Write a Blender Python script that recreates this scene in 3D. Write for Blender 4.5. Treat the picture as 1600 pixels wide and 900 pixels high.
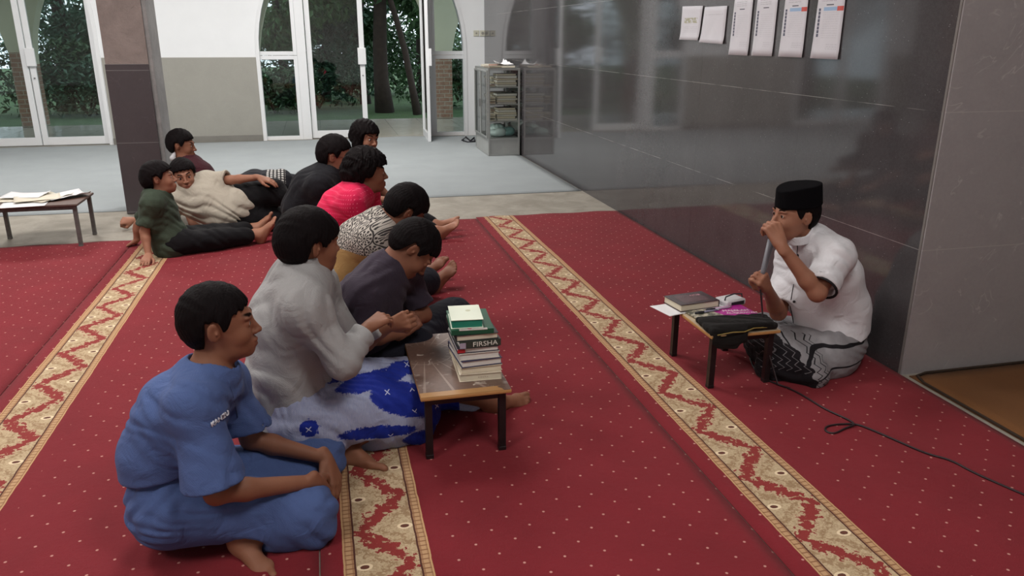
import bpy, bmesh, math, random
import numpy as np
from mathutils import Vector, Matrix

# ------------------------------------------------------------------ camera, world, lights
for o in list(bpy.data.objects): bpy.data.objects.remove(o)
S = bpy.context.scene
COL = S.collection
FPX, PITCH, ROLL, YAW, CAMH = 1218.0, math.radians(17.9), math.radians(.15), math.radians(13.64), 1.5
_fw = np.array([math.sin(YAW)*math.cos(PITCH), math.cos(YAW)*math.cos(PITCH), -math.sin(PITCH)])
_rt = np.array([math.cos(YAW), -math.sin(YAW), 0.0]); _up = np.cross(_rt, _fw)
_r2 = _rt*math.cos(ROLL)+_up*math.sin(ROLL); _u2 = -_rt*math.sin(ROLL)+_up*math.cos(ROLL)
cd = bpy.data.cameras.new('camera'); cam = bpy.data.objects.new('camera', cd); COL.objects.link(cam)
cd.lens = FPX/1600*36; cd.sensor_width = 36; cd.clip_end = 200
cam.matrix_world = Matrix(((_r2[0], _u2[0], -_fw[0], 0), (_r2[1], _u2[1], -_fw[1], 0), (_r2[2], _u2[2], -_fw[2], CAMH), (0, 0, 0, 1)))
S.camera = cam
S.view_settings.view_transform = 'Standard'; S.view_settings.look = 'None'
S.view_settings.gamma = 1; S.view_settings.use_curve_mapping = False
S.view_settings.exposure = 0.0
W = bpy.data.worlds.new('world'); S.world = W; W.use_nodes = True
bg = W.node_tree.nodes['Background']; bg.inputs[0].default_value = (.80, .89, 1, 1); bg.inputs[1].default_value = 2.1
LAMPS = [(-2.6, .2, 52), (-2.8, 4.4, 72), (1.2, .7, 32), (-.2, 5.0, 56), (-3.0, 9.4, 105), (.6, 9.8, 115)]   # ceiling lamps: x, y, watts

def P(u, v, Y=None, z=None, X=None):
    """point of the place seen at a measured pixel of the photograph, at a known distance or height"""
    d = _r2*(u-800)/FPX - _u2*(v-450)/FPX + _fw
    t = Y/d[1] if Y is not None else ((z-CAMH)/d[2] if z is not None else X/d[0])
    return np.array([d[0]*t, d[1]*t, CAMH+d[2]*t])
def V(*a): return np.array(a, float)
def nrm(v): v = np.asarray(v, float); return v/np.linalg.norm(v)

# ------------------------------------------------------------------ object helpers
def tag(o, label=None, cat=None, group=None, kind=None):
    if label: o['label'] = label
    if cat: o['category'] = cat
    if group: o['group'] = group
    if kind: o['kind'] = kind
    return o
def empty(name, loc, label=None, cat=None, group=None, rz=0):
    o = bpy.data.objects.new(name, None); COL.objects.link(o); o.location = Vector([float(x) for x in loc]); o.rotation_euler.z = rz
    o.empty_display_size = .05
    return tag(o, label, cat, group)
class MB:
    """collects shapes in the local space of its parent, then links them as one mesh"""
    def __init__(s): s.bm = bmesh.new()
    def box(s, a, b, bev=0, rz=0, rot=None, at=None):
        a = Vector(a); b = Vector(b); c = (a+b)/2; d = b-a
        m = Matrix.Translation(c)
        if at is not None: m = Matrix.Translation(Vector(at))
        if rot is not None: m = m @ rot
        if rz: m = m @ Matrix.Rotation(rz, 4, 'Z')
        r = bmesh.ops.create_cube(s.bm, size=1, matrix=m @ Matrix.Diagonal((d.x, d.y, d.z, 1)))
        if bev:
            es = list({e for v in r['verts'] for e in v.link_edges})
            bmesh.ops.bevel(s.bm, geom=es, offset=bev, segments=2, profile=.5, affect='EDGES')
        return s
    def tube(s, pts, r, n=10, cap=True):
        pts = [Vector([float(x) for x in p]) for p in pts]; rs = r if hasattr(r, '__len__') else [r]*len(pts)
        rings = []; prev = None
        for i, p in enumerate(pts):
            t = (pts[min(i+1, len(pts)-1)]-pts[max(i-1, 0)]).normalized()
            if prev is None:
                a = t.orthogonal().normalized()
            else:
                a = (prev - t*prev.dot(t)).normalized()
            prev = a; b = t.cross(a)
            rings.append([s.bm.verts.new(p+(a*math.cos(2*math.pi*k/n)+b*math.sin(2*math.pi*k/n))*rs[i]) for k in range(n)])
        for i in range(len(rings)-1):
            for k in range(n): s.bm.faces.new((rings[i][k], rings[i][(k+1) % n], rings[i+1][(k+1) % n], rings[i+1][k]))
        if cap:
            s.bm.faces.new(rings[0][::-1]); s.bm.faces.new(rings[-1])
        return s
    def quad(s, *p):
        s.bm.faces.new([s.bm.verts.new(Vector([float(x) for x in q])) for q in p]); return s
    def prism(s, poly, axis, a, b):
        """polygon in the plane across axis (0,1,2), extruded from a to b"""
        def mk(t, q): v = [0, 0, 0]; o = [i for i in range(3) if i != axis]; v[o[0]], v[o[1]] = q; v[axis] = t; return s.bm.verts.new(v)
        A = [mk(a, q) for q in poly]; B = [mk(b, q) for q in poly]; n = len(poly)
        s.bm.faces.new(A); s.bm.faces.new(B[::-1])
        for i in range(n): s.bm.faces.new((A[i], B[i], B[(i+1) % n], A[(i+1) % n]))
        return s
    def build(s, name, mat, parent=None, smooth=False):
        bmesh.ops.recalc_face_normals(s.bm, faces=s.bm.faces[:])
        me = bpy.data.meshes.new(name); s.bm.to_mesh(me); s.bm.free()
        if smooth: me.polygons.foreach_set('use_smooth', [True]*len(me.polygons))
        me.materials.append(getattr(mat, 'mat', mat)); o = bpy.data.objects.new(name, me); COL.objects.link(o); o.parent = parent
        return o
def structure(name, mb, mat, parent=None):
    o = mb.build(name, mat, parent)
    if parent is None: o['kind'] = 'structure'
    return o

# ------------------------------------------------------------------ materials: a small expression language over nodes
def srgb(r, g, b):
    f = lambda c: (c/255/12.92 if c/255 <= .04045 else ((c/255+.055)/1.055)**2.4)
    return (f(r), f(g), f(b), 1)
class E:
    def __init__(s, m, k): s.m, s.k = m, k
    def _o(s, op, b=0.0, c=None):
        n = s.m.nt.nodes.new('ShaderNodeMath'); n.operation = op
        for i, x in enumerate((s, b) if c is None else (s, b, c)): s.m.put(n.inputs[i], x)
        return E(s.m, n.outputs[0])
    def __add__(s, b): return s._o('ADD', b)
    def __sub__(s, b): return s._o('SUBTRACT', b)
    def __mul__(s, b): return s._o('MULTIPLY', b)
    def __truediv__(s, b): return s._o('DIVIDE', b)
    def __radd__(s, b): return s._o('ADD', b)
    def __rmul__(s, b): return s._o('MULTIPLY', b)
    def __rsub__(s, b): return (s*-1.0)._o('ADD', b)
    def lt(s, b): return s._o('LESS_THAN', b)
    def gt(s, b): return s._o('GREATER_THAN', b)
    def abs(s): return s._o('ABSOLUTE')
    def fr(s): return s._o('FRACT')
    def fl(s): return s._o('FLOOR')
    def mod(s, b): return s._o('FLOORED_MODULO', b)
    def sin(s): return s._o('SINE')
    def mn(s, b): return s._o('MINIMUM', b)
    def mx(s, b): return s._o('MAXIMUM', b)
    def pw(s, b): return s._o('POWER', b)
    def sq(s): return s._o('SQRT')
    def at2(s, b): return s._o('ARCTAN2', b)
    def tri(s, p): return s._o('PINGPONG', p)
    def step(s, a, b):
        n = s.m.nt.nodes.new('ShaderNodeMapRange'); n.interpolation_type = 'SMOOTHSTEP'
        s.m.put(n.inputs[0], s); n.inputs[1].default_value = a; n.inputs[2].default_value = b
        return E(s.m, n.outputs[0])
class Mat:
    def __init__(s, name, col=(.5, .5, .5, 1), rough=.6, **kw):
        s.mat = bpy.data.materials.new(name); s.mat.use_nodes = True; s.nt = s.mat.node_tree
        s.b = s.nt.nodes['Principled BSDF']; s.set('Base Color', col); s.set('Roughness', rough)
        for k, v in kw.items(): s.set(k.replace('_', ' '), v)
    def put(s, sock, x):
        if isinstance(x, E): s.nt.links.new(x.k, sock)
        elif hasattr(x, 'links'): s.nt.links.new(x, sock)
        else: sock.default_value = x
    def set(s, k, x): s.put(s.b.inputs[k], x); return s
    def pos(s, space='Object'):
        if space == 'World': n = s.nt.nodes.new('ShaderNodeNewGeometry'); return n.outputs['Position']
        return s.nt.nodes.new('ShaderNodeTexCoord').outputs[space]
    def xyz(s, v):
        n = s.nt.nodes.new('ShaderNodeSeparateXYZ'); s.put(n.inputs[0], v); return [E(s, o) for o in n.outputs]
    def vec(s, x, y, z=0.0):
        n = s.nt.nodes.new('ShaderNodeCombineXYZ')
        for i, k in enumerate((x, y, z)): s.put(n.inputs[i], k)
        return n.outputs[0]
    def scale(s, v, k):
        n = s.nt.nodes.new('ShaderNodeMapping'); s.put(n.inputs[0], v); n.inputs['Scale'].default_value = k; return n.outputs[0]
    def noise(s, v, sc, det=3, rough=.55, dist=0.0):
        n = s.nt.nodes.new('ShaderNodeTexNoise'); s.put(n.inputs['Vector'], v)
        n.inputs['Scale'].default_value = sc; n.inputs['Detail'].default_value = det; n.inputs['Roughness'].default_value = rough; n.inputs['Distortion'].default_value = dist
        return E(s, n.outputs[0])
    def vor(s, v, sc, feat='F1', rnd=1.0):
        n = s.nt.nodes.new('ShaderNodeTexVoronoi'); n.feature = feat; s.put(n.inputs['Vector'], v)
        n.inputs['Scale'].default_value = sc; n.inputs['Randomness'].default_value = rnd
        return n
    def mix(s, f, a, b):
        n = s.nt.nodes.new('ShaderNodeMix'); n.data_type = 'RGBA'; s.put(n.inputs[0], f); s.put(n.inputs[6], a); s.put(n.inputs[7], b)
        return n.outputs[2]
    def attr(s, name):
        n = s.nt.nodes.new('ShaderNodeAttribute'); n.attribute_name = name; return E(s, n.outputs['Fac'])
    def bump(s, h, st=.3, dist=.01):
        n = s.nt.nodes.new('ShaderNodeBump'); n.inputs['Strength'].default_value = st; n.inputs['Distance'].default_value = dist
        s.put(n.inputs['Height'], h); s.nt.links.new(n.outputs[0], s.b.inputs['Normal']); return s

def plain(name, rgb, rough=.6, var=.12, sc=8, bump=.15, bsc=60, **kw):
    m = Mat(name, rough=rough, **kw); p = m.pos()
    c = srgb(*rgb); d = tuple(x*(1-var*2) for x in c[:3])+(1,)
    m.set('Base Color', m.mix(m.noise(p, sc, 4), d, tuple(min(1, x*(1+var)) for x in c[:3])+(1,)))
    if bump: m.bump(m.noise(p, bsc, 4), bump, .004)
    return m.mat
def cloth(name, rgb, var=.12, weave=900, rough=.85):
    m = Mat(name, rough=rough); p = m.pos(); c = srgb(*rgb)
    f = m.noise(p, 5, 4)*.7+m.noise(p, 160, 2)*.3
    m.set('Base Color', m.mix(f, tuple(x*(1-var) for x in c[:3])+(1,), tuple(min(1, x*(1+var)) for x in c[:3])+(1,)))
    m.set('Sheen Weight', .03); m.set('Specular IOR Level', .2)
    x, y, z = m.xyz(p)
    m.bump(m.noise(p, 11, 4, .5, 1.2)*1.8+(x*weave).sin()*(z*weave).sin()*.02+m.noise(p, 300, 2)*.10, .5, .012)
    return m
def skin(name, rgb):
    m = Mat(name, rough=.58); m.set('Specular IOR Level', .3); p = m.pos(); c = srgb(*rgb)
    f = m.noise(p, 18, 4)
    base = m.mix(f, tuple(x*.86 for x in c[:3])+(1,), tuple(min(1, x*1.1) for x in c[:3])+(1,))
    base = m.mix(m.attr('lip')*.6, base, (c[0]*.75, c[1]*.45, c[2]*.5, 1))
    base = m.mix(m.attr('nail')*.5, base, (min(1, c[0]*1.35), c[1]*1.4, c[2]*1.5, 1))
    base = m.mix((m.attr('brow')*(m.noise(m.scale(p, (60, 60, 260)), 3, 2)*.5+.85)).mn(1.0), base, (.010, .006, .005, 1))
    m.set('Base Color', base); m.set('Subsurface Weight', .12-m.attr('brow')*.12); m.set('Specular IOR Level', .3-m.attr('brow')*.3); m.b.inputs['Subsurface Radius'].default_value = (.01, .004, .002)
    m.bump(m.noise(p, 220, 3), .12, .003)
    return m.mat
def hairmat(name='hair', rgb=(20, 16, 17)):
    m = Mat(name, rough=.62); p = m.pos(); c = srgb(*rgb)
    st = m.noise(m.scale(p, (120, 120, 18)), 1.6, 3, dist=.5)
    m.set('Base Color', m.mix(st, tuple(x*.5 for x in c[:3])+(1,), tuple(x*1.6 for x in c[:3])+(1,)))
    m.bump(st, .6, .005); m.set('Specular IOR Level', .06)
    return m.mat

# ------------------------------------------------------------------ solid modelling on a distance grid (bodies, hair and clothes)
class Prim:
    def __init__(s, fn, lo, hi): s.fn, s.lo, s.hi = fn, np.asarray(lo, float), np.asarray(hi, float)
def rc(a, b, ra, rb, fl=None):
    a = np.asarray(a, float); b = np.asarray(b, float); ba = b-a; L = max(ba@ba, 1e-9)
    ax, k = (nrm(fl[0]), fl[1]) if fl else (None, 1)
    def fn(X, Y, Z):
        px, py, pz = X-a[0], Y-a[1], Z-a[2]
        t = np.clip((px*ba[0]+py*ba[1]+pz*ba[2])/L, 0, 1)
        px = px-t*ba[0]; py = py-t*ba[1]; pz = pz-t*ba[2]
        if ax is not None:
            q = (px*ax[0]+py*ax[1]+pz*ax[2])*(k-1); px = px+q*ax[0]; py = py+q*ax[1]; pz = pz+q*ax[2]
        return np.sqrt(px*px+py*py+pz*pz)-(ra+(rb-ra)*t)
    R = max(ra, rb)/min(1, k)
    return Prim(fn, np.minimum(a, b)-R, np.maximum(a, b)+R)
def ell(c, r, Rm=None):
    c = np.asarray(c, float); r = np.asarray(r, float); Rm = np.eye(3) if Rm is None else Rm
    ext = np.sqrt(((Rm*r)**2).sum(1))
    def fn(X, Y, Z):
        px, py, pz = X-c[0], Y-c[1], Z-c[2]
        l = [(px*Rm[0, i]+py*Rm[1, i]+pz*Rm[2, i]) for i in range(3)]
        k0 = np.sqrt(sum((l[i]/r[i])**2 for i in range(3))); k1 = np.sqrt(sum((l[i]/r[i]**2)**2 for i in range(3)))
        return k0*(k0-1)/np.maximum(k1, 1e-6)
    return Prim(fn, c-ext, c+ext)
def bx(c, h, Rm=None, rd=.005):
    c = np.asarray(c, float); h = np.asarray(h, float); Rm = np.eye(3) if Rm is None else Rm
    ext = np.abs(Rm)@h
    def fn(X, Y, Z):
        px, py, pz = X-c[0], Y-c[1], Z-c[2]
        q = [np.abs(px*Rm[0, i]+py*Rm[1, i]+pz*Rm[2, i])-h[i]+rd for i in range(3)]
        o = np.sqrt(sum(np.maximum(k, 0)**2 for k in q))
        return o+np.minimum(np.maximum(q[0], np.maximum(q[1], q[2])), 0)-rd
    return Prim(fn, c-ext, c+ext)
def cyl(a, b, r):
    a = np.asarray(a, float); b = np.asarray(b, float); L = np.linalg.norm(b-a); d = (b-a)/L
    def fn(X, Y, Z):
        px, py, pz = X-a[0], Y-a[1], Z-a[2]; t = px*d[0]+py*d[1]+pz*d[2]
        q = np.sqrt(np.maximum(px*px+py*py+pz*pz-t*t, 0))-r
        return np.maximum(q, np.abs(t-L/2)-L/2)
    return Prim(fn, np.minimum(a, b)-r, np.maximum(a, b)+r)
def hsp(p, n, R=.6):
    p = np.asarray(p, float); n = nrm(n)
    return Prim(lambda X, Y, Z: (X-p[0])*n[0]+(Y-p[1])*n[1]+(Z-p[2])*n[2], p-R, p+R)
class Fr:
    """a local frame: x forward, y left, z up, scaled"""
    def __init__(s, o, fwd, up, sc=1.0, mirror=False):
        s.o = np.asarray(o, float); x = nrm(fwd); z = np.asarray(up, float); z = nrm(z-x*(z@x)); y = np.cross(z, x)
        if mirror: y = -y
        s.R = np.array([x, y, z]).T; s.s = sc
    def p(s, *q): return s.o+s.R@(np.array(q if len(q) > 1 else q[0], float)*s.s)
    def rc(s, a, b, ra, rb, fl=None): return rc(s.p(a), s.p(b), ra*s.s, rb*s.s, (s.R@np.array(fl[0], float), fl[1]) if fl else None)
    def ell(s, c, r, rot=None): return ell(s.p(c), np.array(r, float)*s.s, s.R if rot is None else s.R@rot)
    def loc(s, X, Y, Z):
        px, py, pz = X-s.o[0], Y-s.o[1], Z-s.o[2]
        return [(px*s.R[0, i]+py*s.R[1, i]+pz*s.R[2, i])/s.s for i in range(3)]
def rot(axis, a): return np.array(Matrix.Rotation(a, 3, axis))
def solve(ops, h, extra=.02, floor=.006):
    lo = np.min([o[1].lo for o in ops if o[0] == 'u'], 0)-extra; hi = np.max([o[1].hi for o in ops if o[0] == 'u'], 0)+extra
    if floor is not None: lo[2] = max(lo[2], floor-2*h)
    n = np.ceil((hi-lo)/h).astype(int)+1
    ax = [(lo[i]+np.arange(n[i])*h).astype(np.float32) for i in range(3)]
    f = np.full(n, .5, np.float32)
    for op, pr, k in ops:
        i0 = np.clip(np.floor((pr.lo-k-3*h-lo)/h).astype(int), 0, n); i1 = np.clip(np.ceil((pr.hi+k+3*h-lo)/h).astype(int)+1, 0, n)
        if np.any(i1 <= i0): continue
        sl = tuple(slice(i0[i], i1[i]) for i in range(3))
        X, Y, Z = ax[0][sl[0]][:, None, None], ax[1][sl[1]][None, :, None], ax[2][sl[2]][None, None, :]
        d = pr.fn(X, Y, Z); c = f[sl]
        if op == 'd': f[sl] = c+d; continue
        if op == 'u': a, b, sg = c, d, 1
        elif op == 's': a, b, sg = -c, d, -1
        else: a, b, sg = -c, -d, -1
        m = np.minimum(a, b)
        if k > 0: q = np.maximum(k-np.abs(a-b), 0)/k; m = m-q*q*k*.25
        f[sl] = sg*m
    if floor is not None: f = np.maximum(f, (floor-ax[2])[None, None, :])
    f[0] = f[-1] = .5; f[:, 0] = f[:, -1] = .5; f[:, :, 0] = f[:, :, -1] = .5
    neg = f < 0
    def sh(A, i, j, k): return A[i:A.shape[0]-1+i, j:A.shape[1]-1+j, k:A.shape[2]-1+k]
    cnt = sum(sh(neg, i, j, k).astype(np.int8) for i in (0, 1) for j in (0, 1) for k in (0, 1))
    act = (cnt > 0) & (cnt < 8); ii = np.argwhere(act); idx = np.full(act.shape, -1, np.int32); idx[act] = np.arange(len(ii))
    acc = np.zeros((len(ii), 3)); num = np.zeros(len(ii))
    C = {(a, b, c): f[ii[:, 0]+a, ii[:, 1]+b, ii[:, 2]+c] for a in (0, 1) for b in (0, 1) for c in (0, 1)}
    for a in C:
        for axn in range(3):
            if a[axn]: continue
            b = list(a); b[axn] = 1; fa, fb = C[a], C[tuple(b)]; m = (fa < 0) != (fb < 0)
            t = np.where(m, fa/np.where(m, fa-fb, 1), 0); q = np.tile(np.array(a, float), (len(ii), 1)); q[:, axn] += t
            acc[m] += q[m]; num[m] += 1
    vt = (acc/num[:, None]+ii)*h+lo
    quads = []
    for axn in range(3):
        o1, o2 = [(1, 2), (2, 0), (0, 1)][axn]
        s0 = [slice(1, -1)]*3; s1 = [slice(1, -1)]*3; s0[axn] = slice(0, -1); s1[axn] = slice(1, None)
        A, B = neg[tuple(s0)], neg[tuple(s1)]
        for flip, m in ((0, A & ~B), (1, ~A & B)):
            e = np.argwhere(m); off = np.ones(3, int); off[axn] = 0; e = e+off
            d1 = np.zeros(3, int); d1[o1] = 1; d2 = np.zeros(3, int); d2[o2] = 1
            q = [idx[tuple((e-d).T)] for d in (d1+d2, d2, 0*d1, d1)]
            quads.append(np.stack(q[::-1] if flip else q, 1))
    return vt.astype(np.float32), np.concatenate(quads)
def mesh_of(name, ops, h, mat, parent, origin, masks=None, floor=.006, relax=1):
    vt, q = solve(ops, h, floor=floor)
    for _ in range(relax):     # a light smoothing of the grid's facets
        s = np.zeros_like(vt); c = np.zeros(len(vt), np.float32)
        for a, b in ((0, 1), (1, 2), (2, 3), (3, 0)):
            for i, j in ((a, b), (b, a)):
                for ax in range(3): s[:, ax] += np.bincount(q[:, i], vt[q[:, j], ax], len(vt)).astype(np.float32)
                c += np.bincount(q[:, i], minlength=len(vt))
        vt = vt*.45+s/np.maximum(c, 1)[:, None]*.55
    me = bpy.data.meshes.new(name); w = vt-np.asarray(origin, np.float32)
    me.vertices.add(len(vt)); me.vertices.foreach_set('co', w.ravel())
    me.loops.add(q.size); me.loops.foreach_set('vertex_index', q.ravel().astype(np.int32))
    me.polygons.add(len(q)); me.polygons.foreach_set('loop_start', np.arange(0, q.size, 4, dtype=np.int32))
    me.update(calc_edges=True); me.polygons.foreach_set('use_smooth', np.ones(len(q), bool))
    for nm, fn in (masks or {}).items():
        at = me.attributes.new(nm, 'FLOAT', 'POINT'); at.data.foreach_set('value', fn(vt[:, 0], vt[:, 1], vt[:, 2]).astype(np.float32))
    me.materials.append(getattr(mat, 'mat', mat)); o = bpy.data.objects.new(name, me); COL.objects.link(o); o.parent = parent
    return o
def fold(lo, hi, amp, freq, d=(0, 0, 1), seed=0, gate=None):
    """soft cloth folds: ridges across direction d inside a region"""
    d = nrm(d); r = random.Random(seed); k = [nrm([r.uniform(-1, 1) for _ in range(3)]) for _ in range(4)]; ph = [r.uniform(0, 6) for _ in range(4)]
    def fn(X, Y, Z):
        q = lambda v, s: (X*v[0]+Y*v[1]+Z*v[2])*s
        a1 = np.sin(q(k[0], 11)+ph[0]); a2 = np.sin(q(k[1], 17)+ph[1]+1.5*a1); a3 = np.sin(q(k[2], 9)+ph[2])
        w = q(d, freq)+2.6*a1+1.5*a2+.5*np.sin(q(k[3], freq*.9)+2*a2)
        m = np.clip(.42+.75*a3*a1+.25*a2, 0, 1.1)
        r1 = np.sqrt(np.sin(w)**2+.01); w2 = q(d+.9*k[3], freq*.62)+2.4*a2+ph[3]; m2 = np.clip(.3-.7*a3+.3*a1, 0, 1)
        r2 = np.sqrt(np.sin(w2)**2+.012)
        g = 1.0
        if gate is not None:
            c, rad = gate; g = np.exp(-((X-c[0])**2+(Y-c[1])**2+(Z-c[2])**2)/rad**2)
        return amp*g*(m*(.62-r1)*1.6+m2*(.62-r2)*1.5)
    return ('d', Prim(fn, lo, hi), 0)
# ------------------------------------------------------------------ the hall
XW, YB, YN = 2.55, 12.35, 2.835      # side wall, back wall, edge of the niche
def granite():
    m = Mat('dark_granite_tile', rough=.13); p = m.pos('World'); x, y, z = m.xyz(p)
    n = m.noise(p, 3, 5, .6); n2 = m.noise(p, 90, 3, .7)
    c = m.mix(n*.55+n2*.45, srgb(46, 43, 44), srgb(92, 89, 91))
    sp = m.vor(p, 46); c = m.mix(E(m, sp.outputs['Distance']).lt(.075)*m.noise(p, 7, 2).gt(.5)*.7, c, srgb(170, 170, 170))
    sp = m.vor(p, 260); c = m.mix(E(m, sp.outputs['Distance']).lt(.16)*.22, c, srgb(150, 150, 150))
    g = ((z-.0).mod(.6)-.3).abs().gt(.2985); g2 = ((y-.4+x).mod(1.2)-.6).abs().gt(.5988)
    c = m.mix(g*.8*m.noise(p, 6, 2).step(.3, .6), c, srgb(150, 148, 145)); c = m.mix(g2*.35, c, srgb(20, 20, 20))
    m.set('Base Color', c); m.set('Roughness', n2*.04+.035+n*.03); m.set('Specular IOR Level', .75)
    return m.mat
def marble(name, lo, hi, tile=(1.2, .6), line=(150, 148, 148), rough=.45, axis='x', vein=.4, off=(0, 0)):
    m = Mat(name, rough=rough); p = m.pos('World'); x, y, z = m.xyz(p)
    n = m.noise(p, 4, 6, .65, .8); n2 = m.noise(p, 60, 4, .7)
    c = m.mix(n*.6+n2*.4, srgb(*lo), srgb(*hi))
    v = (m.noise(p, 2.3, 4, .6, 1.5)-.5).abs().step(.012, .0)*m.noise(p, 9, 2).step(.5, .68)
    c = m.mix(v*vein, c, srgb(205, 200, 200))
    a = x if axis == 'x' else y
    g = ((z-off[1]).mod(tile[1])-tile[1]/2).abs().gt(tile[1]/2-.002).mx(((a-off[0]).mod(tile[0])-tile[0]/2).abs().gt(tile[0]/2-.002))
    m.set('Base Color', m.mix(g*.75, c, srgb(*line))); m.bump(n2, .05, .002)
    return m.mat
m_gran = granite()
m_light = marble('grey_veined_tile', (134, 130, 131), (172, 168, 168), line=(176, 172, 170), rough=.32)
m_wains = marble('pale_grey_wall_tile', (140, 139, 132), (165, 163, 155), line=(150, 149, 143), rough=.4, vein=.08, off=(.3, -.02))
m_plaster = plain('white_plaster', (232, 234, 236), .8, .03, 3, .12, 30)
m_cream = plain('cream_plaster', (204, 203, 178), .8, .04, 3, .12, 30)
m_alu = plain('white_powder_coated_frame', (228, 230, 232), .35, .02, 10, 0)
m_ceil = plain('ceiling_board', (225, 225, 222), .85, .03, 2, .05)
def concrete(name, lo, hi, crack=True, bs=.4):
    m = Mat(name, rough=.8); p = m.pos('World'); n = m.noise(p, 3.5, 6, .65, .5); n2 = m.noise(p, 40, 5, .7)
    c = m.mix(n.step(.3, .7)*.7+n2*.3, srgb(*lo), srgb(*hi)); cr = m.vor(p, 5, 'DISTANCE_TO_EDGE')
    if crack:
        pit = m.noise(p, 14, 3, .6, 1).step(.70, .78); c = m.mix(pit*.8, c, srgb(60, 48, 44))
    m.set('Base Color', c); m.bump(n2+n*1.5, bs, .02); return m.mat
m_raw = concrete('rough_brown_concrete', (118, 106, 102), (146, 133, 128))
m_side = concrete('grey_cement_render', (118, 116, 116), (150, 148, 147))
m_floor = concrete('cement_floor', (126, 120, 109), (162, 156, 145), False, .08)

structure('floor', MB().box((-11, -4, -.2), (5.2, YB+.15, 0)), m_floor)
structure('ceiling', MB().box((-8, -3, 3.7), (5.2, YB+.15, 3.8)), m_ceil)
structure('wall_right', MB().box((XW, YN, 0), (XW+.25, YB+.15, 3.7)), m_gran)
structure('wall_niche', MB().box((XW+.004, YN-.02, 0), (5.2, YN-.004+.004, 3.7)), m_light)
structure('trim_1', MB().box((XW-.0, YN-.012, 0), (XW+.012, YN+.0, 3.7)), plain('cut_tile_edge', (120, 116, 112), .6))
structure('wall_niche_end', MB().box((5.2, -3, 0), (5.35, YN, 3.7)), m_light)
structure('wall_left_added', MB().box((-8.2, -3, 0), (-8, YB+.15, 3.7)), m_plaster)  # unseen wall, added to keep flat sky fill out of the hall
structure('wall_front_added', MB().box((-8.2, -3.2, 0), (5.35, -3, 3.7)), m_plaster)  # unseen, added behind the camera to block sky fill so overhead lamps dominate

# back wall with arched openings: plaster shell and tiled wainscot
AX0, AX1 = -.84, 2.27      # arched opening of the glazed doors
DX0, DX1 = -4.72, -2.93
def arch_pts(x0, x1, zs, h, n=20):
    c, w = (x0+x1)/2, (x1-x0)/2
    return [(c+w*math.cos(math.pi*k/n), zs+h*math.sin(math.pi*k/n)) for k in range(n+1)]
def wall_with_arches(mb, x0, x1, top, arches, y0, y1, base=0.0):
    """front and back faces between and above the openings, built as prisms column by column"""
    arches = sorted(arches); cur = x0
    for (a0, a1, zs, h) in arches:
        mb.box((cur, y0, base), (a0, y1, top)); A = arch_pts(a0, a1, zs, h)[::-1]
        for i in range(len(A)-1):
            (xa, za), (xb, zb) = A[i], A[i+1]
            if za > top and zb > top: continue
            mb.prism([(xa, za), (xb, zb), (xb, top), (xa, top)], 1, y0, y1)
        cur = a1
    mb.box((cur, y0, base), (x1, y1, top)); return mb
structure('wall_back', wall_with_arches(MB(), -8, XW, 3.7, [(AX0, AX1, 1.25, 1.9), (DX0-.02, DX1+.02, 1.6, 1.4), (-7.4, -5.6, 1.6, 1.4)], YB, YB+.15), m_plaster)
structure('trim_2', MB().box((-2.9, YB-.015, 0), (AX0, YB, 1.2)), m_wains)
structure('trim_3', MB().box((-5.58, YB-.015, 0), (DX0-.03, YB, 1.2)), m_wains)
structure('baseboard_back', MB().box((-2.9, YB-.03, 0), (AX0-.01, YB-.0155, .09)), plain('cement_skirting', (128, 126, 120), .7))

# glass
def glassmat(name, tint=(.82, .88, .87, 1), refl=1.0):
    m = bpy.data.materials.new(name); m.use_nodes = True; nt = m.node_tree; nt.nodes.clear()
    o = nt.nodes.new('ShaderNodeOutputMaterial'); mx = nt.nodes.new('ShaderNodeMixShader'); t = nt.nodes.new('ShaderNodeBsdfTransparent'); g = nt.nodes.new('ShaderNodeBsdfGlossy')
    fr = nt.nodes.new('ShaderNodeFresnel'); fr.inputs[0].default_value = 1.52; g.inputs['Roughness'].default_value = .02
    ml = nt.nodes.new('ShaderNodeMath'); ml.operation = 'MULTIPLY'; ml.inputs[1].default_value = refl; nt.links.new(fr.outputs[0], ml.inputs[0])
    t.inputs[0].default_value = tint
    nt.links.new(ml.outputs[0], mx.inputs[0]); nt.links.new(t.outputs[0], mx.inputs[1]); nt.links.new(g.outputs[0], mx.inputs[2]); nt.links.new(mx.outputs[0], o.inputs[0])
    return m
m_glass = glassmat('window_glass', (.80, .85, .84, 1), 1.5)
m_metal = plain('brushed_lock_metal', (150, 150, 150), .35, .05, 20, 0, Metallic=.8)
def frame_box(mb, x0, x1, z0, z1, y0, y1, t, tb=None):
    tb = tb or t
    mb.box((x0, y0, z0), (x0+t, y1, z1), .004).box((x1-t, y0, z0), (x1, y1, z1), .004)
    mb.box((x0+t, y0+.002, z0), (x1-t, y1-.002, z0+tb), .003).box((x0+t, y0+.002, z1-t), (x1-t, y1-.002, z1), .003)
    return mb
def panes(root, x0, x1, z0, z1, y): return MB().box((x0, y-.003, z0), (x1, y+.003, z1)).build('pane', m_glass, root)
n_win = 0
def sidelight(x0, x1, ztop, i):
    r = empty('window_%d' % i, ((x0+x1)/2, YB+.07, 0)); r['kind'] = 'structure'
    c = (x0+x1)/2; w = (x1-x0)/2
    mb = MB(); frame_box(mb, -w, w, 0, 1.22, -.045, .045, .055); frame_box(mb, -w, w, 1.225, ztop, -.045, .045, .055)
    mb.build('window_frame', m_alu, r); panes(r, -w+.055, w-.055, .055, 1.165, 0); panes(r, -w+.055, w-.055, 1.28, ztop-.055, 0)
    return r
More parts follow.
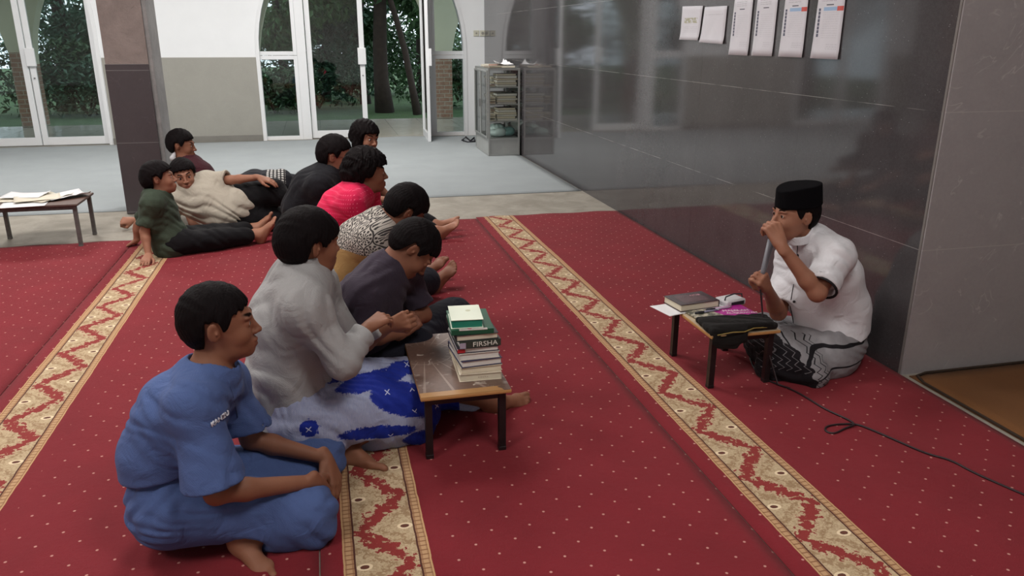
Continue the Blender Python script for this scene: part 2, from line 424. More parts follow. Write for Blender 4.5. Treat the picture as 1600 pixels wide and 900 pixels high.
sidelight(AX0+.0, -.26, 3.0, 1); sidelight(1.73, AX1-.0, 3.0, 2)
structure('trim_4', MB().box((-.26, YB+.01, 0), (-.13, YB+.13, 3.3), .005), m_alu)
structure('trim_5', MB().box((1.60, YB+.01, 0), (1.73, YB+.13, 3.3), .005), m_alu)
# jamb lining that follows the arch
def arch_lining(i, x0, x1, zs, h, t=.05):
    o = arch_pts(x0, x1, zs, h, 28); n = arch_pts(x0+t, x1-t, zs, h-t, 28); mb = MB()
    for k in range(28): mb.prism([o[k], o[k+1], n[k+1], n[k]], 1, YB-.012, YB+.14)
    mb.box((x0, YB-.012, 0), (x0+t, YB+.14, zs)).box((x1-t, YB-.012, 0), (x1, YB+.14, zs))
    structure('trim_%d' % i, mb, m_alu)
arch_lining(6, AX0, AX1, 1.25, 1.9); arch_lining(7, DX0-.02, DX1+.02, 1.6, 1.4)
def door(i, x, y, w, ang, hinge, h=2.85, handle=True):
    """a glazed leaf; x, y is the hinge, the leaf runs towards +1 or -1"""
    r = empty('door_%d' % i, (x, y, 0), rz=ang); r['kind'] = 'structure'
    a, b = (0, w) if hinge > 0 else (-w, 0)
    mb = MB(); frame_box(mb, a, b, .012, h, -.022, .022, .075, .11); mb.build('door_frame', m_alu, r)
    panes(r, a+.075, b-.075, .12, h-.075, 0)
    k = b-.04 if hinge > 0 else a+.04
    if handle:
        f = MB().box((k-.062, -.060, 1.09), (k+.058, -.0225, 1.33), .006).build('door_handle', m_alu, r)
        MB().tube([(k, -.0228, .93), (k, -.034, .93)], .011, 12).build('lock_cylinder', m_metal, r)
    return r
door(1, -3.845-.0, YB+.05, .86, 0, -1); r = door(2, -2.95, YB+.05, .88, 0, -1)
door(3, -4.72-.9, YB+.05, .88, 0, -1)
door(4, -.12, YB+.07, .84, 0, 1)
door(5, 1.585, YB+.05, .82, math.radians(88), -1)
# folded leaf standing open outside against the jamb

m_pfloor = Mat('glossy_porch_tile', rough=.14); p_ = m_pfloor.pos('World'); x_, y_, z_ = m_pfloor.xyz(p_)
g_ = (x_.mod(.6)-.3).abs().gt(.296).mx((y_.mod(.6)-.3).abs().gt(.296))
m_pfloor.set('Base Color', m_pfloor.mix(g_*.5, m_pfloor.mix(m_pfloor.noise(p_, 5, 4), srgb(186, 182, 168), srgb(206, 202, 188)), srgb(120, 115, 105)))
m_pfloor.set('Roughness', m_pfloor.noise(p_, 9, 3)*.15+.08)
YP = 15.2
structure('floor_porch', MB().box((-11, YB+.15, -.22), (7, YP+.15, -.012)), m_pfloor.mat)
structure('ceiling_porch', MB().box((-11, YB+.15, 3.4), (7, YP+.5, 3.5)), m_ceil)
m_brick = Mat('brick_pier', rough=.8); p_ = m_brick.pos('World'); x_, y_, z_ = m_brick.xyz(p_)
row_ = (z_/.075).fl(); u_ = (x_+y_+row_.mod(2.0)*.1).mod(.2)
mort_ = (z_.mod(.075)).lt(.012).mx(u_.lt(.012))
m_brick.set('Base Color', m_brick.mix(mort_, m_brick.mix(m_brick.noise(p_, 22, 3), srgb(120, 82, 66), srgb(176, 138, 116)), srgb(170, 165, 150)))
m_brick.bump(mort_*-1.0+m_brick.noise(p_, 60, 3), .5, .01)
# porch arcade: cream wall with arches on brick-faced piers
piers = [-9.0, -4.80, -1.15, 2.33, 6.4]
arcs = [(piers[i]+.16, piers[i+1]-.16, .85, 2.3) for i in range(4)]
structure('wall_porch', wall_with_arches(MB(), -11, 8, 3.4, arcs, YP, YP+.3, 0), m_cream)
for i, x in enumerate(piers):
    structure('trim_%d' % (10+i), MB().box((x-.17, YP-.04, -.01), (x+.17, YP+.32, 1.22), .01), m_brick.mat)

# pillar between the windows
r = empty('concrete_pillar', (-1.515, 7.54, 0)); r['kind'] = 'structure'; r.name = 'wall_pillar'
MB().box((-.185, -.19, 0), (.185, .2, 3.7), .006).build('concrete_core', m_side, r)
MB().box((-.186, -.205, 1.262), (.150, -.1905, 3.7), .003).build('rough_face', m_raw, r)
m_ptile = marble('dark_pillar_tile', (58, 52, 55), (80, 73, 76), tile=(4, .6), line=(130, 128, 128), rough=.35, vein=.05, off=(0, .02))
MB().box((-.19, -.212, .004), (.148, -.191, 1.27), .002).build('tile_cladding', m_ptile, r)

# ------------------------------------------------------------------ carpets
def carpetmat():
    m = Mat('red_patterned_carpet', rough=.95); p = m.pos('World'); x, y, z = m.xyz(p)
    wob = (m.noise(p, 14, 2)-.5)*.006; xw = x+wob
    u = (xw+6.75-.0).mod(1.345)       # stripe 0..0.26 of every roll
    red = m.mix(m.noise(p, 3, 4), srgb(112, 15, 27), srgb(140, 23, 39)); red = m.mix(m.noise(p, 350, 2)*.5, red, srgb(90, 8, 18))
    # pale dots on a staggered lattice
    jx = (y/.06).fl(); dx = ((xw+jx.mod(2.0)*.0625).mod(.125)-.0625); dy = (y.mod(.06)-.03)
    rr = (dx*dx+dy*dy).sq(); dots = rr.step(.0056, .0030)*u.gt(.31)
    c = m.mix(dots*.68, red, srgb(222, 172, 158))
    # border band
    per = .36; jag = (m.noise(p, 48, 3, .62, .4)-.5)
    v = (y/per); tr = ((v.tri(.5))*4.0-1.0)            # -1..1 zigzag
    a = (u-.13)/.088
    d = (a-tr*.80)                                     # distance from the zigzag line
    dn = d.abs()*(.44+tr*tr*.16)+jag*.95
    cream_f = dn.step(.15, .17)
    rust = m.mix(m.noise(p, 200, 2), srgb(124, 32, 32), srgb(146, 48, 42)); cream = m.mix(m.noise(p, 120, 3), srgb(160, 138, 104), srgb(212, 192, 158))
    b = m.mix(cream_f, rust, cream)
    ol = ((dn-.42).abs()).step(.085, .05); b = m.mix(ol*.6, b, srgb(132, 98, 62))
    # scrolls: small rings inside the cream
    vr = m.vor(p, 62); ring = (E(m, vr.outputs['Distance'])-.42).abs().step(.11, .04); b = m.mix(ring*cream_f*.35, b, srgb(142, 112, 74))
    # flower eyes at the bases of the triangles
    fy = ((v+.0).mod(.5)*2.0-.5+.0)
    fv = (v.mod(1.0)-.5).abs(); sgn = tr
    ex = (a.abs()-.78)*.088; ey = ((v*2.0+.0).mod(1.0)-.5).abs(); ey2 = (.5-ey)*per*.5
    opp = (a*tr).lt(0)
    er = (ex*ex*.6+ey2*ey2*1.4).sq()+jag*.006
    b = m.mix(opp*er.lt(.019)*.9, b, srgb(232, 214, 180)); b = m.mix(opp*er.lt(.0105), b, srgb(92, 50, 34))
    edge = (u-.13).abs()
    b = m.mix(edge.gt(.093), b, srgb(74, 34, 22))
    bead = ((y/.03).sin()*.0); bd = ((y.mod(.022)-.011).abs())
    tan = m.mix(bd.gt(.0085)+((edge-.1125).abs()).gt(.0075)*.6, srgb(188, 152, 112), srgb(136, 94, 62))
    b = m.mix(edge.gt(.0985), b, tan); b = m.mix(((edge-.127).abs()).lt(.0022), b, srgb(196, 158, 112))
    c = m.mix(u.lt(.26), c, b)
    m.set('Base Color', c); m.set('Sheen Weight', .08); m.set('Sheen Tint', srgb(255, 170, 170))
    m.bump(m.noise(p, 420, 2)*.6+m.noise(p, 3.2, 3)*2.2+m.noise(m.scale(p, (1, 1, 1)), 60, 2)*.5, .45, .012)
    return m.mat
m_carpet = carpetmat()
m_bind = plain('dark_red_binding', (88, 16, 24), .9)
def roll(x0, x1, y0, y1l, y1r, label):
    bm = bmesh.new(); nx, ny = 28, 130; rnd = random.Random(int(x0*10)); g = []
    for i in range(nx+1):
        row = []
        for j in range(ny+1):
            x = x0+(x1-x0)*i/nx; ye = y1l+(y1r-y1l)*i/nx; y = y0+(ye-y0)*j/ny
            e = min(i, nx-i, j, ny-j)
            z = .006+.0018*math.sin(x*9+y*3)*math.sin(y*5.3+x*2)
            if e == 0: z = .0012
            if j == ny: y += .012*math.sin(x*14)
            row.append(bm.verts.new((x-x0, y-y0, z)))
        g.append(row)
    for i in range(nx):
        for j in range(ny): bm.faces.new((g[i][j], g[i+1][j], g[i+1][j+1], g[i][j+1]))
    me = bpy.data.meshes.new('carpet_roll'); bm.to_mesh(me); bm.free(); me.polygons.foreach_set('use_smooth', [True]*len(me.polygons))
    me.materials.append(m_carpet); o = bpy.data.objects.new('carpet_roll', me); COL.objects.link(o); o.location = (x0, y0, 0)
    tag(o, label, 'carpet', 'red prayer carpets laid side by side')
    so = o.modifiers.new('thick', 'SOLIDIFY'); so.thickness = .004; so.offset = 1
    return o
roll(1.255, 2.545, -1.5, 6.52, 6.5, 'red dotted prayer carpet with patterned border, directly under the teacher')
roll(-.09, 1.25, -1.5, 6.42, 6.47, 'red dotted prayer carpet under the small table stacked with books')
roll(-1.435, -.095, -1.5, 6.36, 6.4, 'red dotted prayer carpet under the boy in blue, border passing his back')
roll(-2.78, -1.44, -1.5, 6.3, 6.33, 'red dotted prayer carpet at the left edge of the photo')
roll(-4.125, -2.785, -1.5, 6.28, 6.3, 'leftmost red carpet, beyond the left edge of the photo')
def ruggrey(name, lo, hi, sc):
    m = Mat(name, rough=.95); p = m.pos('World'); n = m.noise(p, 2.2, 5, .6)
    m.set('Base Color', m.mix(n*.6+m.noise(p, sc, 3, .7)*.4, srgb(*lo), srgb(*hi))); m.bump(m.noise(p, sc*2, 3)+m.noise(p, 5, 3)*1.5, .4, .01); return m.mat
m_grey = ruggrey('pale_grey_carpet', (132, 138, 140), (160, 166, 168), 120)
m_brown = ruggrey('brown_carpet', (92, 58, 28), (128, 84, 44), 160)
def soft_mat(name, x0, x1, y0, y1, mat, label, n=90, lift=None, rz=0):
    bm = bmesh.new(); g = []; ny = int(n*(y1-y0)/(x1-x0))+2
    for i in range(n+1):
        row = []
        for j in range(ny+1):
            x = x0+(x1-x0)*i/n; y = y0+(y1-y0)*j/ny; z = .006+.001*math.sin(x*7+y*4)
            if lift: z += lift(x, y)
            if min(i, n-i, j, ny-j) == 0: z = .001 if not lift else .001+max(0, z-.012)
            row.append(bm.verts.new((x-x0, y-y0, z)))
        g.append(row)
    for i in range(n):
        for j in range(ny): bm.faces.new((g[i][j], g[i+1][j], g[i+1][j+1], g[i][j+1]))
    me = bpy.data.meshes.new(name); bm.to_mesh(me); bm.free(); me.polygons.foreach_set('use_smooth', [True]*len(me.polygons))
    me.materials.append(getattr(mat, 'mat', mat)); o = bpy.data.objects.new(name, me); COL.objects.link(o); o.location = (x0, y0, 0); o.rotation_euler.z = rz
    so = o.modifiers.new('thick', 'SOLIDIFY'); so.thickness = .004; so.offset = 1
    return tag(o, label, 'carpet')
def bulge(x, y):
    return .045*math.exp(-((x-1.0)/.32)**2-((y-9.25)/.12)**2)+.03*math.exp(-((x-1.2)/.5)**2-((y-12.1)/.13)**2)+.02*math.exp(-((x-2.0)/.1)**2-((y-11.0)/.3)**2)
soft_mat('floor_carpet', -7.9, XW-.01, 7.47, 12.28, m_grey, 'large pale grey carpet covering the floor before the glazed doors', lift=bulge)
soft_mat('floor_carpet', 2.575, 5.1, .2, 2.79, m_brown, 'brown carpet in the niche at the right edge', 30)
MB().tube([(2.575, .2, .012), (2.575, 2.70, .012), (2.60, 2.77, .012), (2.66, 2.79, .012), (5.0, 2.79, .012)], .006, 8).build('carpet_binding', plain('dark_binding', (50, 36, 24), .9), bpy.data.objects['floor_carpet.001']).location = (-2.575, -.2, 0)

# ------------------------------------------------------------------ ceiling lamps (the room's own light)
m_lamp = Mat('lit_diffuser', (1, 1, 1, 1), .5); m_lamp.set('Emission Color', (1, .97, .93, 1)); m_lamp.set('Emission Strength', 6)
for k, (x, y, w) in enumerate(LAMPS):
    r = empty('ceiling_lamp', (x, y, 3.7), ['white square ceiling lamp, front left of the hall', 'white square ceiling lamp, above the left carpets', 'white square ceiling lamp, front middle of the hall', 'white square ceiling lamp above the row of boys', 'white square ceiling lamp by the double doors on the left', 'white square ceiling lamp by the bookcase end of the hall'][k], 'ceiling lamp', 'ceiling lamps')
    MB().box((-.62, -.62, -.05), (.62, .62, -.001), .01).build('lamp_housing', m_alu, r)
    MB().box((-.58, -.58, -.062), (.58, .58, -.0505), .003).build('diffuser', m_lamp.mat, r)
    ld = bpy.data.lights.new('lamp_light', 'AREA'); ld.energy = w; ld.size = 1.1; ld.color = (1, .965, .93)
    lo = bpy.data.objects.new('lamp_light', ld); COL.objects.link(lo); lo.parent = r; lo.location = (0, 0, -.07)
# ------------------------------------------------------------------ the garden beyond the porch
m_grass = Mat('garden_ground', rough=.95); p_ = m_grass.pos('World')
m_grass.set('Base Color', m_grass.mix(m_grass.noise(p_, 2.5, 6, .7), srgb(40, 66, 36), srgb(96, 128, 78))); m_grass.bump(m_grass.noise(p_, 30, 4), .8, .05)
structure('ground_garden', MB().box((-16, YP+.3, -.3), (16, 44, -.06)), m_grass.mat)
m_bark = plain('dark_bark', (62, 52, 46), .9, .3, 12, .8, 30)
def leafmat(name, lo, hi):
    m = Mat(name, rough=.55); p = m.pos('World'); m.set('Base Color', m.mix(m.noise(p, 3, 5, .7), srgb(*lo), srgb(*hi))); m.set('Transmission Weight', .0); return m.mat
m_leaf = [leafmat('dark_leaves', (26, 52, 30), (70, 108, 62)), leafmat('mid_green_leaves', (44, 80, 44), (104, 146, 88)), leafmat('bluish_green_leaves', (34, 66, 50), (86, 124, 96))]
def leaves(name, blobs, n, size, mat, parent, seed, droop=.3):
    r = random.Random(seed); vs = []; fs = []
    for _ in range(n):
        c, rad = blobs[r.randrange(len(blobs))]
        while True:
            q = Vector((r.uniform(-1, 1), r.uniform(-1, 1), r.uniform(-1, 1)))
            if .25 < q.length < 1: break
        o = Vector([c[i]+q[i]*rad[i] for i in range(3)])
        d = Vector((r.uniform(-1, 1), r.uniform(-1, 1), r.uniform(-1, .4)-droop)).normalized(); s = d.cross(Vector((r.uniform(-1, 1), r.uniform(-1, 1), r.uniform(-1, 1)))).normalized(); L = size*r.uniform(.7, 1.4); w = L*.22
        n2 = d.cross(s)*L*.08; k = len(vs)
        vs += [o, o+d*L*.4+s*w+n2, o+d*L, o+d*L*.4-s*w+n2, o+d*L*.5-n2*.5]
        fs += [(k, k+1, k+4), (k+1, k+2, k+4), (k+2, k+3, k+4), (k+3, k, k+4)]
    me = bpy.data.meshes.new(name); me.from_pydata([tuple(v) for v in vs], [], fs); me.materials.append(getattr(mat, 'mat', mat))
    o = bpy.data.objects.new(name, me); COL.objects.link(o); o.parent = parent; return o
def tree(px, Y, r0, lean, h, blobs, n, label, mi=0, size=.16, seed=1):
    b = P(px, 178, Y=Y); r = empty('garden_tree', (b[0], Y, -.06), label, 'tree', 'trees in the garden outside')
    rnd = random.Random(seed); pts = [(lean*t/8+.04*math.sin(t*1.3+seed), .05*math.sin(t+seed), h*t/8) for t in range(9)]
    mb = MB().tube(pts, [r0*(1.25 if t == 0 else 1-.07*t) for t in range(9)], 12)
    for k in range(5):
        t = 4+k % 4; q = pts[t]; a = rnd.uniform(0, 6.3); mb.tube([q, (q[0]+.5*math.cos(a), q[1]+.5*math.sin(a), q[2]+.45), (q[0]+1.1*math.cos(a), q[1]+1.1*math.sin(a), q[2]+.8)], [r0*.35, r0*.25, r0*.1], 7)
    mb.build('trunk', m_bark, r, True)
    leaves('foliage', blobs, n, size, m_leaf[mi], r, seed)
    return r
tree(601, 17.2, .17, -.05, 5.5, [((-.3, .4, 3.6), (1.7, 1.2, 1.3)), ((.6, .8, 2.9), (1.2, .9, .7)), ((-1.2, .6, 2.6), (.9, .8, .8))], 5200, 'thick dark trunked tree seen through the open glass door', 1, seed=3)
tree(655, 16.6, .075, -1.15, 5.2, [((-.8, .5, 3.4), (1.3, 1, 1.2)), ((.4, .6, 2.4), (.7, .6, .9))], 3000, 'slender tree leaning left across the open door', 0, seed=5)
tree(570, 19.5, .11, .1, 5.5, [((0, 0, 3.4), (1.8, 1.3, 1.6)), ((-.9, 0, 2.0), (1, .8, .6))], 4200, 'tree behind the closed glass leaf beside the open door', 2, seed=8)
tree(512, 20.5, .13, .2, 5.5, [((0, 0, 3.3), (2.2, 1.3, 1.8)), ((.8, -.6, 1.7), (.8, .6, .5))], 4600, 'tree seen through the left sliding glass panel', 0, seed=11)
tree(452, 18.8, .10, -.2, 5.0, [((0, 0, 3.2), (1.7, 1.3, 1.5)), ((0, 0, 1.7), (.8, .9, .5))], 3600, 'tree seen through the narrow left sidelight', 1, seed=14)
tree(110, 19, .16, .15, 5.5, [((0, 0, 3.2), (2.4, 1.5, 1.6)), ((.7, 0, 1.6), (.9, .9, .6))], 4000, 'tree seen through the double doors on the left', 2, seed=17)
tree(660, 21, .14, .2, 5.5, [((0, 0, 3.4), (2.2, 1.3, 1.6))], 3400, 'tree with hanging leaves at the right side of the open door', 1, seed=21)
tree(-60, 18, .14, .2, 5.5, [((0, 0, 3.0), (2.2, 1.3, 1.6))], 2600, 'leftmost garden tree, outside the double doors', 0, seed=23)
def bush(px, Y, rx, h, n, label, mi, seed):
    b = P(px, 178, Y=Y); r = empty('garden_bush', (b[0], Y, -.06), label, 'bush', 'bushes in the garden outside')
    rnd = random.Random(seed); mb = MB()
    for k in range(6): a = rnd.uniform(0, 6.3); mb.tube([(0, 0, 0), (.25*rx*math.cos(a), .2*math.sin(a), h*.45), (.7*rx*math.cos(a), .5*math.sin(a), h*.85)], [.02, .014, .006], 6)
    mb.build('stems', m_bark, r, True)
    leaves('foliage', [((0, 0, h*.5), (rx, .7, h*.5)), ((rx*.4, 0, h*.65), (rx*.6, .5, h*.4))], n, .13, m_leaf[mi], r, seed, 0)
for a in ((430, 17.5, 1.0, .9, 1500, 'low bush behind the narrow left sidelight', 0, 31), (500, 18.5, 1.5, 1.4, 2400, 'dark bush behind the left sliding glass panel', 2, 32), (545, 22, 2.2, 1.9, 3000, 'far hedge bush left of the thick trunk', 0, 33),
          (630, 23, 2.4, 1.7, 3200, 'far hedge bush between the trunks in the open doorway', 1, 34), (690, 18, 1.3, 1.3, 1800, 'bush at the foot of the brick pier', 0, 35), (60, 18, 1.7, 1.5, 2400, 'bush behind the left leaf of the double doors', 0, 36), (140, 17.6, 1.4, 1.2, 2200, 'bush behind the right leaf of the double doors', 2, 37),
          (300, 24, 5, 2.3, 3600, 'long hedge far behind the tiled wall', 0, 38), (40, 25, 5, 2.6, 3600, 'long hedge far behind the double doors', 2, 39), (720, 25, 4, 2.6, 3200, 'long hedge far behind the right sidelight', 0, 40)): bush(*a)

# ------------------------------------------------------------------ furniture
m_black = plain('black_painted_steel', (30, 25, 26), .38, .3, 30, .2, 90)
m_wood = plain('raw_pine_edge', (190, 140, 84), .6, .12, 14, .2, 80)
def worn(name):
    m = Mat(name, rough=.4); p = m.pos(); x, y, z = m.xyz(p); n = m.noise(p, 9, 5, .6, .6)
    c = m.mix(m.noise(p, 60, 3), srgb(92, 70, 60), srgb(122, 96, 84))
    # circular line motif printed on the laminate
    a = (x*.0+y-.10).at2(x+.10); r = ((x+.10)*(x+.10)+(y-.10)*(y-.10)).sq()
    ray = (a*22.0/6.2832).fr().lt(.10)*r.gt(.09); ring = ((r-.115).abs()).lt(.002)
    c = m.mix((ray.mx(ring))*.45, c, srgb(176, 160, 148))
    c = m.mix(n.step(.6, .66)*.7, c, srgb(160, 148, 138)); c = m.mix(m.noise(p, 17, 3, .5, 1).step(.66, .7), c, srgb(196, 186, 174))
    c = m.mix(((y+.305)*1.0).lt(.035+0.0)*m.noise(p, 12, 2).gt(.42), c, srgb(178, 134, 84))
    m.set('Base Color', c); m.bump(n, .15, .004); return m.mat
def low_table(loc, w, d, h, label, top, edge, leg, rz=0, splay=.0, name='low_table', chips=True):
    r = empty(name, loc, label, 'table', rz=rz); t = .016
    MB().box((-w/2, -d/2, h-t), (w/2, d/2, h-.0015), .004).build('table_edge', edge, r)
    MB().box((-w/2+.0015, -d/2+.0015, h-.0014), (w/2-.0015, d/2-.0015, h), .0006).build('tabletop', top, r)
    a, b = w/2-.03, d/2-.035
    for sx in (-1, 1):
        for sy in (-1, 1):
            o = MB(); o.prism([(-.013, -.013), (.013, -.013), (.013, .013), (-.013, .013)], 2, 0, h-t-.0005)
            L = o.build('leg', leg, r); L.location = (sx*a, sy*b, 0)
            f = MB().box((-.0145, -.0145, 0), (.0145, .0145, .018), .003).build('foot_cap', leg, L)
    MB().box((-a+.0135, -b-.008, h-t-.028), (a-.0135, -b+.008, h-t-.0005)).build('rail', leg, r)
    MB().box((-a+.0135, b-.008, h-t-.028), (a-.0135, b+.008, h-t-.0005)).build('rail', leg, r)
    return r
T1 = (.447, 2.84); H1 = .27
low_table((T1[0], T1[1], .008), .335, .62, H1-.008, 'small low table with worn brown top and black legs under the tall book stack', worn('worn_printed_laminate'), m_wood, m_black)
T2 = (1.745, 3.07)
low_table((T2[0], T2[1], .008), .335, .45, H1-.008, 'small low table with wooden edge and black legs in front of the teacher', plain('pale_laminate', (196, 178, 150), .5), m_wood, m_black)
m_greyleg = plain('chipped_grey_steel', (96, 92, 90), .5, .35, 40, .3, 90)
low_table((-2.09, 6.40, .0), .66, .46, .33, 'low brown table at the left edge with loose papers on top', plain('dark_brown_laminate', (96, 72, 64), .45), plain('brown_table_edge', (84, 62, 56), .6), m_greyleg)

def textobj(txt, size, mat, parent, loc, rot=(0, 0, 0), name='lettering', ext=.0004, sx=1):
    c = bpy.data.curves.new(name, 'FONT'); c.body = txt; c.size = size; c.extrude = ext; c.align_x = 'CENTER'; c.align_y = 'CENTER'
    t = bpy.data.objects.new(name, c); COL.objects.link(t); dg = bpy.context.evaluated_depsgraph_get()
    me = bpy.data.meshes.new_from_object(t.evaluated_get(dg)); bpy.data.objects.remove(t)
    o = bpy.data.objects.new(name, me); me.materials.append(getattr(mat, 'mat', mat)); COL.objects.link(o); o.parent = parent; o.location = loc; o.rotation_euler = rot; o.scale = (sx, 1, 1); return o
m_page = Mat('page_edges', rough=.9); p_ = m_page.pos(); x_, y_, z_ = m_page.xyz(p_)
m_page.set('Base Color', m_page.mix((z_*2600.0).sin()*.25+.5, srgb(206, 196, 172), srgb(226, 217, 196)))
m_pagew = Mat('white_page_edges', rough=.9); p_ = m_pagew.pos(); x_, y_, z_ = m_pagew.xyz(p_)
m_pagew.set('Base Color', m_pagew.mix((z_*2600.0).sin()*.25+.5, srgb(206, 203, 196), srgb(232, 229, 222)))
m_teal = plain('teal_page_edges', (22, 128, 104), .6); m_ink = plain('white_print', (226, 226, 216), .6, .02); m_dark = plain('dark_print', (36, 36, 44), .6)
def book(loc, w, l, h, rz, cover, pages, label, group, spine='left', t=.0025, name='book'):
    """w along the short edge, l along the long edge; the spine sits on the side given"""
    r = empty(name, loc, label, 'book', group, rz)
    a, b = w/2, l/2; i = .004
    mb = MB(); mb.box((-a, -b, 0), (a, b, t), .0008).box((-a, -b, h-t), (a, b, h), .0008)
    if spine == 'left': mb.box((-a, -b, .0003), (-a+t, b, h-.0003), .0006)
    if spine == 'front': mb.box((-a, -b, .0003), (a, -b+t, h-.0003), .0006)
    if spine == 'right': mb.box((a-t, -b, .0003), (a, b, h-.0003), .0006)
    if spine == 'back': mb.box((-a, b-t, .0003), (a, b, h-.0003), .0006)
    mb.build('cover', cover, r)
    MB().box((-a+(t if spine == 'left' else i), -b+(t if spine == 'front' else i), t), (a-(t if spine == 'right' else i), b-(t if spine == 'back' else i), h-t), .0005).build('page_block', pages, r)
    return r
G = 'books stacked on the small worn table'
c_ = lambda n, rgb, r=.45: plain(n, rgb, r, .05, 12, .05)
z = H1; cx, cy = .522, 2.745
B = [(.030, .160, .235, -2, c_('cream_cover', (214, 204, 184)), m_page, 'right', 'cream paperback with faint lettering, lowest of the stack on the small table'),
     (.024, .160, .225, 2, c_('beige_cover', (205, 192, 170)), m_page, 'back', 'beige book directly on the lowest cream paperback'),
     (.026, .157, .225, 4, c_('navy_edged_cover', (48, 46, 76)), m_pagew, 'back', 'book with navy cover edges and white pages, low in the stack on the small table'),
     (.026, .155, .22, 1, c_('pale_cover', (206, 200, 190)), m_pagew, 'left', 'pale covered book below the one with the red corner'),
     (.020, .158, .22, 0, c_('dark_thin_cover', (52, 44, 60)), m_pagew, 'back', 'thin dark covered book with a red corner, below the lettered spine'),
     (.027, .158, .22, 3, c_('dark_olive_cover', (54, 62, 54)), m_pagew, 'front', 'dark book with white capitals on its spine, middle of the stack'),
     (.024, .160, .22, 1, c_('black_cover', (40, 40, 42)), m_page, 'left', 'black covered book with cream pages, just above the lettered spine'),
     (.020, .158, .225, -4, c_('dark_green_cover', (24, 82, 58)), m_pagew, 'front', 'dark green book with flowered front edge, second from the top'),
     (.034, .120, .165, -5, c_('white_cover', (224, 232, 214)), m_teal, 'none', 'small thick white covered book with teal page edges, topmost of the stack')]
for i, (h, w, l, a, cv, pg, sp, lab) in enumerate(B):
    off = (-.006*i if i < 7 else -.008*i)
    r = book((cx+[0, -.002, -.004, -.006, -.008, -.006, -.012, -.020, -.038][i], cy+[0, .003, .004, .008, .012, .008, .014, .016, .0][i], z), w, l, h, math.radians(a), cv, pg, lab, G, sp); z += h+.0004
    if i == 0: textobj('A D E R A', .009, plain('faint_print', (178, 160, 140), .7), r, (.01, -.1138, .013), (math.pi/2, 0, 0))
    if i == 4: MB().box((-.079, -.1115, .003), (-.05, -.1095, .017), .001).build('red_corner', c_('red_tape', (186, 40, 48)), r)
    if i == 5:
        textobj('FIRSHA', .0265, m_ink, r, (.018, -.1104, .0135), (math.pi/2, 0, 0), 'spine_lettering', sx=1.15)
        MB().box((-.079, -.1125, .002), (-.056, -.1102, .024), .001).build('pale_sticker', c_('lilac_sticker', (170, 160, 178)), r)
    if i == 7:
        MB().box((-.05, -.1136, .0165), (.055, -.1, .0206), .001).build('patterned_strip', c_('floral_strip', (214, 206, 200)), r)
        MB().tube([(-.01, -.100, .0206), (-.01, -.100, .0212)], .009, 14).build('rosette', c_('pink_rosette', (178, 70, 96)), r)
    if i == 8: MB().tube([(.012, .02, .034), (.012, .02, .0344)], .010, 16).build('faint_seal', c_('seal_print', (196, 200, 170)), r)

# things on the teacher's table
g2 = 'things lying on the teacher\'s table'; zt = H1+.0005
def sheet(name, loc, w, l, rz, mat, label, cat, lift=.0, t=.0012, curl=.01, grp=None):
    bm = bmesh.new(); n = 10; g = []
    for i in range(n+1):
        g.append([bm.verts.new((-w/2+w*i/n, -l/2+l*j/n, curl*((abs(i/n-.5)*2)**3)*(1 if (i*j) % 3 else .7)*(j/n)+.0005)) for j in range(n+1)])
    for i in range(n):
        for j in range(n): bm.faces.new((g[i][j], g[i+1][j], g[i+1][j+1], g[i][j+1]))
    me = bpy.data.meshes.new(name); bm.to_mesh(me); bm.free(); me.materials.append(getattr(mat, 'mat', mat)); me.polygons.foreach_set('use_smooth', [True]*len(me.polygons))
    o = bpy.data.objects.new(name, me); COL.objects.link(o); o.location = loc; o.rotation_euler.z = rz
    so = o.modifiers.new('thick', 'SOLIDIFY'); so.thickness = t; so.offset = 1
    return tag(o, label, cat, grp)
m_paper = plain('white_paper', (226, 226, 228), .8, .02, 5, .05)
sheet('paper_sheet', (1.585, 3.215, zt), .20, .15, .25, m_paper, 'white sheet hanging off the left edge of the teacher\'s table', 'paper', curl=.004)
mm = Mat('magazine_cover', rough=.3); p_ = mm.pos(); x_, y_, z_ = mm.xyz(p_)
ph_ = mm.mix(mm.noise(p_, 30, 5, .7).step(.42, .58), srgb(190, 182, 162), srgb(70, 72, 60))
mg_ = mm.mix(mm.noise(p_, 12, 2), srgb(150, 30, 120), srgb(186, 44, 150))
mm.set('Base Color', mm.mix((x_+(y_*.25)+mm.noise(p_, 14, 2)*.03).gt(.0), ph_, mg_))
r = empty('magazine', (1.755, 3.05, zt+.003), 'magenta and photo covered magazine lying open under the pens', 'magazine', rz=math.radians(6))
MB().box((-.15, -.105, 0), (.15, .105, .009), .002).build('cover', mm.mat, r)
textobj('MAJALAH', .030, m_ink, r, (.075, .035, .0094), (0, 0, math.radians(-14)), 'title'); textobj('AL-QUDWAH', .024, m_ink, r, (.085, .0, .0094), (0, 0, math.radians(-14)), 'subtitle')
r = book((1.672, 3.24, zt+.0035), .215, .15, .034, math.radians(8), c_('maroon_black_cover', (52, 30, 36), .25), m_page, 'thick dark maroon book with cream pages at the far end of the teacher\'s table', None, 'right')
MB().box((-.07, -.05, .0341), (.07, .05, .0345)).build('cover_panel', plain('ornate_panel', (92, 56, 62), .25, .5, 60), r); textobj('KITAB', .02, plain('rose_print', (200, 150, 160), .5), r, (.04, .03, .0348), (0, 0, 0), 'title')
